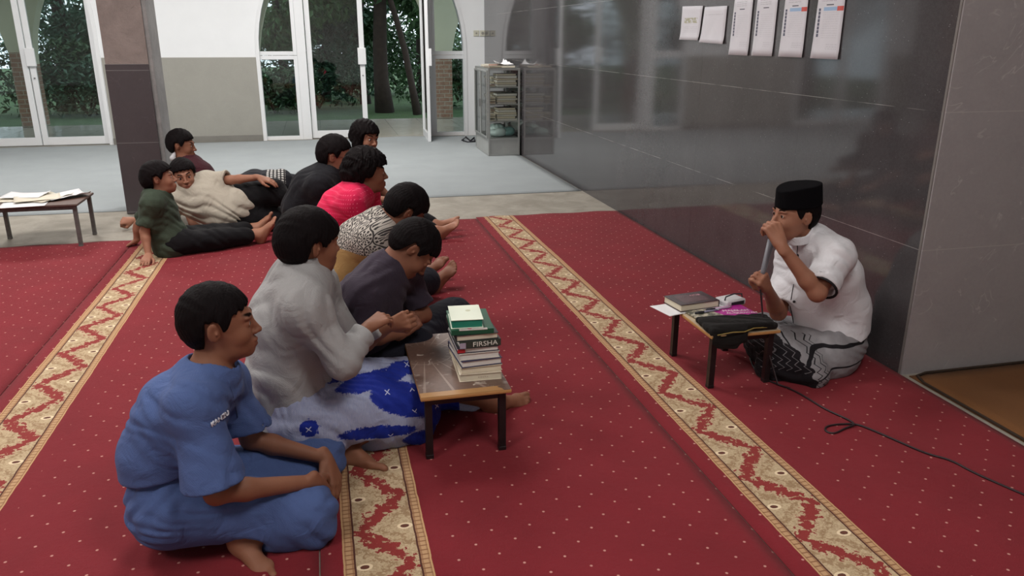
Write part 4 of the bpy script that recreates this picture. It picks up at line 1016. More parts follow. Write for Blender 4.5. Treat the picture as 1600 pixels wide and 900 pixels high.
def collar(h, F, mat, r=.062, base=-.128, top=-.088):
    c0, c1 = F.p(-.032, 0, base), F.p(-.024, 0, top); d = nrm(c1-c0)
    h.mesh('collar', [('u', cyl(c0, c1, r+.005), 0), ('s', cyl(c0-d*.05, c1+d*.05, r-.002), .001), ('s', rc(F.p(.05, 0, top-.01), F.p(.06, 0, base+.01), .010, .004), .003)], mat, .003)
D = lambda *a: [round(float(x), 3) for x in a]

# ---- boy in the blue tunic, nearest
sk1 = skins('warm_brown', (140, 94, 72)); sk2 = skins('brown', (134, 88, 68)); sk3 = skins('tan', (158, 110, 88))
h = Human('person in loose light blue tunic and trousers sitting cross-legged nearest the camera', P(270, 850, z=0), .88, sk1)
Y0 = 2.27; J = h.J
J['pel'] = P(268, 770, Y=Y0); J['waist'] = P(257, 705, Y=Y0); J['chest'] = P(286, 642, Y=Y0); J['nb'] = P(334, 585, Y=Y0)
J['shR'] = P(304, 634, Y=Y0-.15); J['shL'] = P(350, 596, Y=Y0+.15)
J['elR'] = P(338, 770, Y=Y0-.22); J['wrR'] = P(492, 752, Y=Y0-.08); J['elL'] = P(392, 686, Y=Y0+.16); J['wrL'] = P(510, 716, Y=Y0+.13)
J['hipR'] = P(276, 792, Y=Y0-.09); J['hipL'] = P(290, 760, Y=Y0+.09)
J['knR'] = P(480, 800, z=.10); J['anR'] = P(376, 842, z=.055); J['knL'] = P(498, 716, Y=Y0+.26); J['anL'] = P(440, 800, Y=Y0+.02)
F1 = Fr(P(343, 503, Y=Y0+.01), V(1, .06, -.02), V(-.05, .0, 1), .98)
fR = Fr(J['anR']+V(0, 0, .0), V(.22, -1, -.05), V(.0, .0, 1), .92)
fR = Fr(J['anR'], nrm(P(412, 925, z=.03)-J['anR']), V(-.55, .1, 1), .95, mirror=False)
hR = Fr(J['wrR'], nrm(P(520, 812, Y=Y0-.0)-J['wrR']), V(.55, -.75, .35), .98)
hL = Fr(J['wrL'], nrm(P(532, 770, Y=Y0+.08)-J['wrL']), V(.85, -.3, .4), .98, mirror=True)
h.body(F1, [hand_ops(hR, (.3, .45, .3), 0, .05), hand_ops(hL, (.3, .4, .3), 0, .05)], [foot_ops(fR)], vox=.0035)
h.hair(SHORT, thick=.011, top=.014, seed=2)
m_blue = cloth('light_blue_cotton', (78, 98, 146))
kR, kL = J['knR'], J['knL']; lo_, hi_ = V(-1, 1.5, 0), V(.6, 3, 1)
po = [('u', rc(J['hipR'], kR, .115, .082), .05), ('u', rc(J['hipL'], kL, .110, .085), .05), ('u', rc(kR, J['anR']+nrm(kR-J['anR'])*.07, .080, .066), .05), ('u', rc(kL, J['anL'], .082, .07), .05), ('u', rc(J['pel']-V(0, 0, .02), (J['hipR']+J['hipL'])/2, .118, .115, ((0, 1, 0), .8)), .06),
      ('u', rc(P(450, 830, z=.05), P(500, 838, z=.035), .055, .035), .04), ('u', rc((kR+kL)/2-V(.12, 0, .06), (J['hipR']+J['hipL'])/2, .07, .09), .08)]
po += [fold(lo_, hi_, .006, 56, (.6, .3, 1), 11), fold(lo_, hi_, .004, 105, (1, .2, .2), 12, gate=(kR, .18)), ('s', cyl(P(478, 868, z=.04), P(520, 905, z=.04), .045), .01), ('s', rc(J['anR']-V(0, .0, .0), fR.p(.12, 0, -.03), .045, .06), .012)]
po.insert(4, ('u', rc(J['waist']-V(0, 0, .03), J['pel']-V(0, 0, .01), .094, .112, ((0, 1, 0), .8)), .05))
h.mesh('trousers', po, m_blue, .0045)
h.shirt(m_blue, inf=.024, sleeve=.93, sr=(.060, .108), vox=.005, amp=.0055, fr=46, seed=5, neck=.078, belly=.006, hem=(P(262, 790, Y=Y0), .125), post=[('s', hsp(P(225, 752, Y=Y0-.1), V(-.12, .1, 1)), .003)], fdir=(.5, .3, 1))
m_yel = plain('yellow_trim', (196, 158, 66), .7)
nbd = nrm(F1.p(-.022, 0, -.06)-J['nb']); nf = Fr(J['nb'], nrm(V(1, 0, -.6)), nbd)
ring = [nf.p(.072*math.cos(t), .078*math.sin(t), .020+.012*math.cos(t*1)) - h.org for t in [math.pi*(.62+.76*i/20) for i in range(21)]]
MB().tube(ring, .0045, 8).build('yellow_neck_trim', m_yel, h.root, True)
sh_ = [c for c in h.root.children if c.name.startswith('shirt')][0]
hh = hits(sh_, h.org, [(343, 654)], .002)[0]; _x = Vector((1, -.1, .0)); _x = (_x-hh[1]*_x.dot(hh[1])).normalized(); _y = hh[1].cross(_x)
tg = textobj('KANZU', .020, plain('white_embroidery', (214, 216, 224), .8, .02), h.root, (0, 0, 0), (0, 0, 0), 'chest_embroidery', .0025)
tg.matrix_local = Matrix(((_x.x, _y.x, hh[1].x, hh[0].x), (_x.y, _y.y, hh[1].y, hh[0].y), (_x.z, _y.z, hh[1].z, hh[0].z), (0, 0, 0, 1)))
q_ = [a for a, b in hits(sh_, h.org, [(357, 594), (360, 606), (364, 620), (368, 636), (371, 652)], .0)]
if len(q_) > 2: MB().tube(q_, .0022, 6).build('placket_seam', plain('blue_seam', (66, 84, 126), .9), h.root, True)

# ---- boy in the grey shirt and blue ikat sarong
h = Human('person in light grey shirt and blue and white sarong by the small table', P(470, 690, z=0), .95, sk1)
Y0 = 2.72; J = h.J
J['pel'] = P(468, 640, Y=Y0); J['waist'] = P(448, 580, Y=Y0); J['chest'] = P(452, 500, Y=Y0); J['nb'] = P(474, 427, Y=Y0)
J['shR'] = P(476, 480, Y=Y0-.16); J['shL'] = P(492, 446, Y=Y0+.16)
J['elR'] = P(536, 566, Y=Y0-.20); J['wrR'] = P(574, 512, Y=Y0-.05); J['elL'] = P(556, 545, Y=Y0+.22); J['wrL'] = P(610, 508, Y=Y0+.12)
J['hipR'] = P(474, 655, Y=Y0-.1); J['hipL'] = P(486, 630, Y=Y0+.1); J['knR'] = P(633, 642, z=.12); J['anR'] = P(538, 693, z=.058)
J['knL'] = P(660, 600, z=.12); J['anL'] = P(776, 628, z=.05)
F2 = Fr(P(484, 378, Y=Y0), V(.88, .45, -.10), V(.06, .0, 1), .98)
fR = Fr(J['anR'], nrm(P(615, 712, z=.03)-J['anR']), V(.15, .75, .65), 1.08, mirror=True)
fL = Fr(J['anL'], nrm(P(826, 616, z=.06)-J['anL']), V(-.2, -.62, .8), .92, mirror=False)
hR = Fr(J['wrR'], nrm(P(602, 494, Y=Y0)-J['wrR']), V(-.5, -.6, .8), .9); hL = Fr(J['wrL'], nrm(P(634, 500, Y=Y0+.08)-J['wrL']), V(.1, -.9, .35), .92, mirror=True)
h.body(F2, [hand_ops(hR, (.6, .8, .5), 2, .02), hand_ops(hL, (1.35, 1.5, .9), 1, .0)], [foot_ops(fR), foot_ops(fL)], vox=.0036)
h.hair(BANGS, thick=.017, top=.020, seed=7, back=.008, extra=[((.062, 0, .052), (.04, .062, .032))])
sg = cloth('blue_ikat_sarong', (210, 214, 224)); p_ = sg.pos(); x_, y_, z_ = sg.xyz(p_)
wob_ = sg.noise(sg.scale(p_, (4, 4, 40)), 3, 3); jag_ = sg.noise(sg.scale(p_, (60, 60, 8)), 2, 2)
su_ = x_+(jag_-.5)*.030+(wob_-.5)*.02; sw_ = z_+y_*.33+(wob_-.5)*.022+(sg.noise(sg.scale(p_, (90, 30, 30)), 2, 2)-.5)*.016; f_ = None
for (u0, v0, hl, hw, sl) in ((640, 630, 66, 25, .34), (592, 676, 64, 10, .10), (588, 600, 62, 13, -.10), (706, 655, 36, 40, 0), (484, 664, 17, 15, .6), (655, 585, 40, 10, .2), (520, 596, 20, 6, .1), (664, 690, 34, 12, .0), (500, 690, 26, 6, .0)):
    c0 = P(u0, v0, Y=2.58)-h.org; k = .00205; dx = su_-float(c0[0]); dw = (sw_-float(c0[2]+.33*c0[1]))*1.0
    al = (dx-dw*sl)/(hl*k*1.12); ac = (dw+dx*sl)/(hw*k*1.28); e_ = 1.0-(al*al+ac*ac); f_ = e_ if f_ is None else f_.mx(e_)
bl_ = f_.step(-.10, .10); edge_ = sg.noise(sg.scale(p_, (180, 30, 30)), 2, 2)
c_1 = sg.mix(edge_*.8, srgb(176, 182, 202), srgb(128, 140, 184)); c_2 = sg.mix(sg.noise(p_, 40, 2), srgb(22, 38, 132), srgb(34, 54, 158))
cc_ = sg.mix(bl_, c_1, c_2); gx_ = (x_.mod(.095)-.0475); gz_ = ((z_+y_*.33+.02).mod(.085)-.0425); crs_ = ((gx_-gz_).abs().lt(.0022)).mx((gx_+gz_).abs().lt(.0022))*(gx_*gx_+gz_*gz_).lt(.00016)
cc_ = sg.mix(crs_*f_.gt(.5)*.9, cc_, srgb(206, 214, 232)); sg.set('Base Color', cc_)
lo_, hi_ = V(-.6, 2, 0), V(1.2, 3.6, 1)
so = [('u', rc(J['hipR'], J['knR'], .13, .095), .06), ('u', rc(J['hipL'], J['knL'], .12, .10), .06), ('u', rc(J['knR'], J['anR']+nrm(J['knR']-J['anR'])*.10, .10, .07), .07), ('u', rc(J['knL'], J['knL']+(J['anL']-J['knL'])*.66, .09, .064), .06), ('u', rc(P(560, 650, z=.1), P(650, 640, z=.09), .12, .09), .08), ('u', rc(P(560, 600, Y=Y0+.1), P(660, 600, z=.13), .10, .09), .08),
      ('u', rc(J['pel']-V(0, 0, .01), J['pel']+V(.1, 0, -.02), .13, .13, ((0, 1, 0), .75)), .06), ('u', rc(P(480, 668, z=.05), P(650, 676, z=.035), .07, .045), .06), fold(lo_, hi_, .006, 53, (.5, .4, 1), 21), fold(lo_, hi_, .0035, 112, (.8, .5, .5), 22),
      ('s', cyl(P(723, 646, z=.06), P(780, 640, z=.06), .11), .006), ('s', rc(fR.p(-.02, 0, -.01), fR.p(.18, 0, -.035), .058, .068), .01)]
h.mesh('sarong', so, sg, .005, 'blue and white patterned sarong')
m_gs = cloth('light_grey_linen', (158, 158, 158))
h.shirt(m_gs, inf=.034, sleeve=1.82, sr=(.062, .060), vox=.005, amp=.0055, fr=43, seed=9, collar=.078, neck=.056, hem=(P(464, 662, Y=Y0), .155), fdir=(1, .5, .35), post=[('s', hsp(P(500, 648, Y=Y0-.15), V(-.62, .05, .78)), .003)])

collar(h, F2, m_gs, .060)
# ---- boy with bent head in the dark plum shirt
h = Human('person in dark plum shirt with head bowed, behind the light grey shirt', P(590, 600, z=0), .92, sk2)
Y0 = 3.16; J = h.J
J['pel'] = P(575, 572, Y=Y0); J['waist'] = P(568, 520, Y=Y0); J['chest'] = P(580, 465, Y=Y0); J['nb'] = P(605, 420, Y=Y0)
J['shR'] = P(566, 462, Y=Y0-.15); J['shL'] = P(632, 430, Y=Y0+.16); J['elR'] = P(578, 528, Y=Y0-.20); J['wrR'] = P(628, 520, Y=Y0-.12)
J['elL'] = P(662, 492, Y=Y0+.12); J['wrL'] = P(612, 506, Y=Y0-.0)
J['hipR'] = P(580, 585, Y=Y0-.1); J['hipL'] = P(590, 565, Y=Y0+.1); J['knR'] = P(650, 545, Y=Y0-.02); J['anR'] = P(600, 590, z=.06); J['knL'] = P(712, 492, z=.13); J['anL'] = P(640, 545, z=.06)
F3 = Fr(P(646, 388, Y=Y0), V(.52, -.05, -.85), V(.85, .05, .52), .99)
hR = Fr(J['wrR'], nrm(P(642, 497, Y=Y0-.12)-J['wrR']), V(-.5, -.85, -.1), .9); hR = Fr(J['wrR'], V(.55, .1, .45), V(-.3, -.9, .4), .95)
hL = Fr(J['wrL'], V(-1, -.2, -.1), V(-.1, -.7, .7), .9, mirror=True)
h.body(F3, [hand_ops(hR, (1.45, 1.6, .9), 1, .0), hand_ops(hL, (.4, .5, .4), 0)], [], vox=.004)
h.hair(SHORT, thick=.014, top=.018, seed=12)
lo_, hi_ = V(-.4, 2.4, 0), V(1.3, 4, 1); m_nv = cloth('dark_navy_cloth', (26, 26, 36))
h.mesh('trousers', [('u', rc(J['hipR'], J['knR'], .115, .085), .05), ('u', rc(J['hipL'], J['knL'], .11, .085), .05), ('u', rc(J['knR'], J['anR'], .08, .06), .05), ('u', rc(J['knL'], J['anL'], .075, .06), .05), ('u', rc(J['pel'], J['pel']+V(.08, 0, -.03), .13, .13, ((0, 1, 0), .75)), .05), ('u', rc(P(600, 570, Y=Y0), P(690, 505, z=.09), .1, .09), .08), fold(lo_, hi_, .006, 56, (.5, .4, 1), 31)], m_nv, .007)
h.shirt(cloth('dark_plum_cotton', (58, 50, 62)), inf=.026, sleeve=.80, sr=(.056, .078), vox=.0055, amp=.005, fr=49, seed=13, collar=.06, neck=.058, fdir=(.6, .3, .8))

# ---- boy in the mustard batik
h = Human('person in mustard shirt with rosette patterned yoke, head bowed', P(580, 490, z=0), .97, sk2)
Y0 = 3.80; J = h.J
J['pel'] = P(538, 458, Y=Y0); J['waist'] = P(543, 425, Y=Y0); J['chest'] = P(572, 380, Y=Y0); J['nb'] = P(604, 348, Y=Y0)
J['shR'] = P(580, 378, Y=Y0-.17); J['shL'] = P(618, 352, Y=Y0+.17); J['elR'] = P(600, 440, Y=Y0-.18); J['wrR'] = P(640, 452, Y=Y0-.05); J['elL'] = P(640, 405, Y=Y0+.2); J['wrL'] = P(632, 440, Y=Y0+.05)
J['hipR'] = P(550, 475, Y=Y0-.1); J['hipL'] = P(560, 455, Y=Y0+.1); J['knR'] = P(640, 470, z=.15); J['anR'] = P(580, 490, z=.06); J['knL'] = P(665, 440, z=.13); J['anL'] = P(600, 470, z=.06)
F4 = Fr(P(635, 327, Y=Y0), V(.72, .2, -.66), V(.62, .0, .72), .99)
h.body(F4, [hand_ops(Fr(J['wrR'], V(.1, -.5, -.3), V(0, -.3, 1), .95)), hand_ops(Fr(J['wrL'], V(.1, -.6, -.3), V(0, 0, 1), .95, mirror=True))], [], vox=.005)
h.hair(SHORT, thick=.016, top=.022, seed=15)
h.mesh('trousers', [('u', rc(J['hipR'], J['knR'], .11, .08), .05), ('u', rc(J['hipL'], J['knL'], .11, .08), .05), ('u', rc(J['knR'], J['anR'], .075, .06), .05), ('u', rc(J['knL'], J['anL'], .07, .06), .05), ('u', rc(J['pel'], J['pel']+V(.08, 0, -.03), .13, .13, ((0, 1, 0), .75)), .05)], m_nv, .01)
mb_ = cloth('mustard_batik', (176, 138, 78)); p_ = mb_.pos(); x_, y_, z_ = mb_.xyz(p_)
S_ = .074; row_ = (z_/(S_*.866)).fl(); gx_ = ((x_*.8-y_*.6+row_.mod(2.0)*S_*.5).mod(S_)-S_/2); gz_ = (z_.mod(S_*.866)-S_*.433); rr_ = (gx_*gx_+gz_*gz_).sq(); an_ = gz_.at2(gx_)
pet_ = ((an_*6.0).sin()*.5+.5); cell_ = ((rr_-.0145).abs().lt(.0065)*((an_*10.0).sin()).gt(-.1)).mx((rr_-.0275).abs().lt(.0045)*((an_*10.0+1.57).sin()).gt(-.1)).mx(rr_.lt(.0055)).mx(rr_.gt(.0345)*rr_.lt(.040))
top_ = mb_.mix(cell_*.95, srgb(182, 175, 166), srgb(40, 36, 38)); prog_ = x_*.55+z_*1.0
pb = (J['chest']+J['waist'])/2-h.org
mb_.set('Base Color', mb_.mix((z_+x_*.12).gt(float(P(570, 392, Y=Y0-.14)[2]+.12*(P(570, 392, Y=Y0)[0]-h.org[0]))), mb_.mix(mb_.noise(p_, 12, 3), srgb(146, 114, 70), srgb(170, 136, 88)), top_))
h.shirt(mb_, inf=.030, sleeve=.85, sr=(.060, .082), vox=.006, amp=.0035, fr=40, seed=17, collar=.02, neck=.060, hem=(P(545, 478, Y=Y0), .15))

# ---- smiling one in pink
h = Human('person in bright pink shirt with white collar, smiling', P(545, 400, z=0), .98, sk2)
Y0 = 4.56; J = h.J
J['pel'] = P(520, 380, Y=Y0); J['waist'] = P(520, 355, Y=Y0); J['chest'] = P(538, 325, Y=Y0); J['nb'] = P(562, 297, Y=Y0)
J['shR'] = P(548, 318, Y=Y0-.17); J['shL'] = P(572, 300, Y=Y0+.17); J['elR'] = P(570, 368, Y=Y0-.2); J['wrR'] = P(620, 350, Y=Y0-.1); J['elL'] = P(590, 350, Y=Y0+.2); J['wrL'] = P(630, 345, Y=Y0+.1)
J['hipR'] = P(524, 388, Y=Y0-.1); J['hipL'] = P(530, 380, Y=Y0+.1); J['knR'] = P(600, 378, Y=Y0-.08); J['anR'] = P(664, 444, Y=Y0-.05); J['knL'] = P(610, 375, Y=Y0+.1); J['anL'] = P(652, 425, Y=Y0+.1)
J['anR'] = P(672, 444, z=.065); J['anL'] = P(658, 428, z=.07); J['knR'] = P(600, 425, z=.12); J['knL'] = P(605, 412, z=.12)
F5 = Fr(P(574, 268, Y=Y0), V(1, .02, -.05), V(.05, .0, 1), 1.02)
h.body(F5, [hand_ops(Fr(J['wrR'], V(.8, 0, -.3), V(0, -.3, 1), .95)), hand_ops(Fr(J['wrL'], V(.8, -.3, -.2), V(0, 0, 1), .95, mirror=True))], [foot_ops(Fr(J['anR'], nrm(P(703, 404, Y=J['anR'][1]+.03)-J['anR']), V(-.75, -.45, .6), 1.12, mirror=False)), foot_ops(Fr(J['anL'], nrm(P(684, 396, Y=J['anL'][1]+.03)-J['anL']), V(-.75, -.45, .6), 1.05, mirror=True))], vox=.005)
h.hair([(-.15, -.085), (-.07, -.105), (-.035, -.10), (-.02, -.02), (.012, -.02), (.03, .0), (.045, .040), (.085, .045), (.13, .045)], vox=.005, thick=.030, top=.034, seed=19, back=.02, rough=.007, extra=[((.05, 0, .07), (.05, .06, .035))])
m_dk = cloth('charcoal_cloth', (40, 38, 42))
h.mesh('trousers', [('u', rc(J['hipR'], J['knR'], .10, .075), .05), ('u', rc(J['hipL'], J['knL'], .10, .075), .05), ('u', rc(J['knR'], J['knR']+(J['anR']-J['knR'])*.55, .072, .06), .05), ('u', rc(J['knL'], J['knL']+(J['anL']-J['knL'])*.55, .07, .06), .05), ('u', rc(J['pel'], J['pel']+V(.08, 0, -.03), .13, .13, ((0, 1, 0), .75)), .05)], m_dk, .008)
mp = cloth('bright_pink_knit', (214, 34, 84)); p_ = mp.pos(); x_, y_, z_ = mp.xyz(p_); q_ = (((x_-y_)*60.0).fr()-.5); w_ = ((z_*46.0).fr()-.5)
mp.set('Base Color', mp.mix((q_*q_+w_*w_).lt(.02)*.6, mp.mix(mp.noise(p_, 9, 3), srgb(196, 22, 66), srgb(226, 44, 92)), srgb(246, 130, 160)))
h.shirt(mp, inf=.022, sleeve=.8, sr=(.058, .072), vox=.006, amp=.003, fr=46, seed=23, neck=.070)
n0 = J['nb']; d_ = nrm(F5.p(-.022, 0, -.06)-n0); h.mesh('white_collar', [('u', rc(n0-d_*.012, n0+d_*.028, .083, .070), 0), ('s', cyl(n0-d_*.06, n0+d_*.15, .060), .004), ('s', cyl(n0+d_*.030, n0+d_*.15, .12), .003)], plain('white_cotton', (214, 208, 204), .8), .005)

# ---- one in black with glasses
h = Human('person in black shirt wearing glasses, behind the pink shirt', P(480, 340, z=0), 1.0, sk3)
Y0 = 5.18; J = h.J
J['pel'] = P(480, 352, Y=Y0); J['waist'] = P(476, 325, Y=Y0); J['chest'] = P(492, 295, Y=Y0); J['nb'] = P(518, 270, Y=Y0)
J['shR'] = P(500, 292, Y=Y0-.18); J['shL'] = P(525, 276, Y=Y0+.18); J['elR'] = P(520, 340, Y=Y0-.2); J['wrR'] = P(575, 330, Y=Y0-.1); J['elL'] = P(545, 318, Y=Y0+.2); J['wrL'] = P(600, 312, Y=Y0+.1)
J['hipR'] = P(484, 360, Y=Y0-.1); J['hipL'] = P(490, 352, Y=Y0+.1); J['knR'] = P(575, 352, Y=Y0-.1); J['anR'] = P(520, 375, z=.06); J['knL'] = P(590, 335, Y=Y0+.15); J['anL'] = P(530, 360, z=.06)
F6 = Fr(P(525, 243, Y=Y0), V(.97, -.16, -.12), V(.1, .0, 1), 1.02)
h.body(F6, [hand_ops(Fr(J['wrR'], V(.8, 0, -.3), V(0, -.3, 1), .95)), hand_ops(Fr(J['wrL'], V(.8, -.3, -.2), V(0, 0, 1), .95, mirror=True))], [], vox=.0055)
h.hair(SHORT, vox=.005, thick=.018, top=.026, seed=25)
m_bk = cloth('black_cotton', (20, 20, 25)); m_bk2 = cloth('black_trousers', (16, 15, 18))
def simple_pants(h, mat, sh=.6, r=(.10, .075, .06), vox=.009, seed=1, amp=.004):
    J = h.J; o = []
    for a in 'RL': o += [('u', rc(J['hip'+a], J['kn'+a], r[0], r[1]), .05), ('u', rc(J['kn'+a], J['kn'+a]+(J['an'+a]-J['kn'+a])*sh, r[1], r[2]), .04)]
    o.append(('u', rc(J['pel'], (J['hipR']+J['hipL'])/2, .125*h.s, .12*h.s, ((0, 1, 0), .8)), .05)); lo, hi = h.org-V(1.5, 1.5, 0), h.org+V(1.5, 1.5, 1); o.append(fold(lo, hi, amp, 45, (.6, .3, 1), seed))
    return h.mesh('trousers', o, mat, vox)
simple_pants(h, m_bk2)
h.shirt(m_bk, inf=.030, sleeve=.8, sr=(.062, .078), vox=.007, amp=.004, fr=43, seed=27, collar=.02)
gl = MB()
for s_ in (-1, 1):
    gl.tube([F6.p(.108, s_*.034+.021*math.cos(t), .0+.016*math.sin(t))-h.org for t in [2*math.pi*i/16 for i in range(17)]], .0016, 6, False)
    gl.tube([F6.p(.108, s_*.055, .004)-h.org, F6.p(.06, s_*.078, .004)-h.org, F6.p(-.02, s_*.082, .006)-h.org], .0018, 6)
gl.tube([F6.p(.108, -.013, .003)-h.org, F6.p(.112, 0, .006)-h.org, F6.p(.108, .013, .003)-h.org], .0016, 6)
gl.build('glasses', plain('brown_glasses_frame', (70, 40, 30), .3), h.root, True)

# ---- one with long hair looking round, half hidden
h = Human('person in dark clothes with chin length hair at the far end of the row', P(560, 300, z=0), .95, sk3)
Y0 = 5.95; J = h.J
J['pel'] = P(545, 318, Y=Y0); J['waist'] = P(548, 292, Y=Y0); J['chest'] = P(556, 265, Y=Y0); J['nb'] = P(568, 240, Y=Y0)
J['shR'] = J['nb']+V(-.05, -.16, -.05); J['shL'] = J['nb']+V(.05, .16, -.05); J['elR'] = J['shR']+V(.04, -.05, -.24); J['wrR'] = J['elR']+V(.16, .06, -.10); J['elL'] = J['shL']+V(.04, .04, -.24); J['wrL'] = J['elL']+V(.14, -.12, -.10)
J['hipR'] = J['pel']+V(.03, -.1, -.04); J['hipL'] = J['pel']+V(.05, .1, -.04); J['knR'] = P(630, 340, z=.14); J['anR'] = P(684, 362, z=.07); J['knL'] = P(640, 332, z=.15); J['anL'] = P(682, 352, z=.07)
F7 = Fr(P(571, 214, Y=Y0), V(.62, -.75, -.15), V(.1, -.05, 1), 1.0)
h.body(F7, [hand_ops(Fr(J['wrR'], V(1, 0, -.3), V(0, -.3, 1), .95)), hand_ops(Fr(J['wrL'], V(1, -.3, -.2), V(0, 0, 1), .95, mirror=True))], [foot_ops(Fr(J['anR'], V(.75, 0, .65), V(-.65, -.2, .75), 1.0)), foot_ops(Fr(J['anL'], V(.8, .1, .6), V(-.6, 0, .75), 1.0, mirror=True))], vox=.006)
h.hair([(-.15, -.13), (-.02, -.13), (.02, -.10), (.045, -.09), (.052, .035), (.085, .045), (.13, .045)], vox=.005, thick=.024, top=.022, seed=29, back=.01, rough=.004, extra=[((-.01, .07, -.05), (.05, .03, .07)), ((-.01, -.07, -.05), (.05, .03, .07))])
simple_pants(h, m_bk2, .8, (.09, .072, .055)); h.shirt(m_bk, inf=.025, sleeve=.8, vox=.009, seed=33)

# ---- boy in green propped on his arm
h = Human('person in dark green shirt leaning back on one straight arm, legs stretched out', P(270, 392, z=0), .86, sk3)
Y0 = 5.86; J = h.J
J['pel'] = P(268, 374, Y=Y0); J['waist'] = P(254, 352, Y=Y0); J['chest'] = P(247, 328, Y=Y0); J['nb'] = P(244, 304, Y=Y0)
J['shR'] = P(238, 318, Y=Y0-.14); J['shL'] = P(252, 310, Y=Y0+.14); J['elR'] = P(226, 362, Y=Y0-.16); J['wrR'] = P(232, 398, z=.06); J['elL'] = P(216, 352, Y=Y0+.24); J['wrL'] = P(213, 376, z=.05)
J['hipR'] = P(272, 380, Y=Y0-.08); J['hipL'] = P(276, 374, Y=Y0+.08); J['knR'] = P(336, 374, z=.09); J['anR'] = P(402, 366, z=.08); J['knL'] = P(340, 366, z=.10); J['anL'] = P(398, 357, z=.08)
F8 = Fr(P(249, 278, Y=Y0), V(1, .08, .10), V(-.12, .05, 1), .96)
h.body(F8, [hand_ops(Fr(J['wrR']+V(0, 0, .0), V(-.15, -.9, -.35), V(.0, -.35, .9), .85)), hand_ops(Fr(J['wrL'], V(-.5, .2, -.3), V(-.2, 0, .9), .85, mirror=True))], [foot_ops(Fr(J['anR'], V(.55, 0, .85), V(-.85, -.1, .55), .98)), foot_ops(Fr(J['anL'], V(.5, .1, .85), V(-.85, 0, .55), .98, mirror=True))], vox=.005)
h.hair(SHORT, vox=.005, thick=.022, top=.022, seed=35, back=.01)
simple_pants(h, m_bk2, .72, (.095, .075, .065), .008, 4, .006)
h.shirt(cloth('dark_green_cotton', (58, 68, 56)), inf=.024, sleeve=.82, sr=(.054, .080), vox=.006, amp=.005, fr=52, seed=37, collar=.015, hem=(P(270, 384, Y=Y0), .13))

# ---- boy in cream lying on his side
h = Human('person in loose cream shirt lying on one elbow, other arm stretched out', P(320, 352, z=0), .92, sk3)
Y0 = 6.35; J = h.J
J['pel'] = P(362, 328, Y=Y0); J['waist'] = P(342, 322, Y=Y0); J['chest'] = P(315, 312, Y=Y0+.0); J['nb'] = P(290, 296, Y=Y0)
J['shR'] = P(276, 316, Y=Y0-.02); J['shL'] = P(322, 284, Y=Y0+.08); J['elR'] = P(258, 346, z=.06); J['wrR'] = P(208, 344, z=.08); J['elL'] = P(362, 281, Y=Y0+.0); J['wrL'] = P(404, 277, Y=Y0-.05)
J['hipR'] = P(370, 340, Y=Y0-.02); J['hipL'] = P(372, 312, Y=Y0+.05); J['knR'] = P(410, 338, z=.08); J['anR'] = P(382, 352, z=.06); J['knL'] = P(428, 300, Y=Y0+.05); J['anL'] = P(444, 312, Y=Y0-.0)
J['knR'] = P(430, 345, z=.08); J['anR'] = P(432, 325, Y=Y0+.2)
F9 = Fr(P(287, 273, Y=Y0-.02), V(.22, -1, -.12), V(-.15, -.05, 1), 1.0)
h.body(F9, [hand_ops(Fr(J['wrR'], V(-1, .1, -.05), V(0, -.6, .8), .98), (1.2, 1.4, .8), 1), hand_ops(Fr(J['wrL'], V(1, -.1, -.35), V(.3, -.3, .9), .95, mirror=True), (.15, .25, .2))], [foot_ops(Fr(J['anL'], V(.45, -.1, .85), V(-.85, -.3, .5), 1.0))], vox=.0055, thigh=(.085, .06, .05, .034))
h.hair(SHORT, vox=.005, thick=.018, top=.02, seed=39)
o_ = simple_pants(h, m_bk2, .6, (.125, .10, .07), .008, 6, .006)
h.shirt(cloth('cream_cotton', (176, 168, 154)), inf=.034, sleeve=.85, sr=(.075, .085), vox=.006, amp=.008, fr=46, seed=41, fdir=(.5, 0, 1), neck=.065, belly=.015, hem=(P(364, 330, Y=Y0), .145))

# ---- boy in maroon behind
h = Human('person in maroon shirt and black sarong with checked band beside the pillar', P(320, 300, z=0), .95, sk2)
Y0 = 7.0; J = h.J
J['pel'] = P(340, 312, Y=Y0); J['waist'] = P(325, 292, Y=Y0); J['chest'] = P(306, 272, Y=Y0); J['nb'] = P(290, 252, Y=Y0)
J['shR'] = J['nb']+V(.0, -.15, -.06); J['shL'] = J['nb']+V(.04, .15, -.05); J['elR'] = J['shR']+V(-.02, -.05, -.25); J['wrR'] = J['elR']+V(.05, -.1, -.14); J['elL'] = J['shL']+V(.05, .08, -.24); J['wrL'] = J['elL']+V(.1, 0, -.14)
J['hipR'] = P(350, 318, Y=Y0-.08); J['hipL'] = P(354, 310, Y=Y0+.08); J['knR'] = P(418, 290, Y=Y0-.1); J['anR'] = P(440, 300, z=.1); J['knL'] = P(400, 285, Y=Y0+.12); J['anL'] = P(470, 288, Y=Y0+.1)
F10 = Fr(P(284, 226, Y=Y0), V(.99, -.12, -.12), V(.05, .0, 1), 1.02)
h.body(F10, [hand_ops(Fr(J['wrR'], V(.3, -.5, -.4), V(0, -.3, 1), .95)), hand_ops(Fr(J['wrL'], V(.8, -.3, -.2), V(0, 0, 1), .95, mirror=True))], [], vox=.006)
h.hair(SHORT, vox=.005, thick=.016, top=.02, seed=43)
ms = cloth('black_checked_sarong', (28, 28, 34)); p_ = ms.pos(); x_, y_, z_ = ms.xyz(p_); a0 = float(P(417, 270, Y=Y0)[0]-h.org[0]); a1 = float(P(446, 270, Y=Y0)[0]-h.org[0])
ch_ = ((x_*34.0).fr().lt(.62)*(((z_+y_*.8)*34.0).fr()).lt(.62))
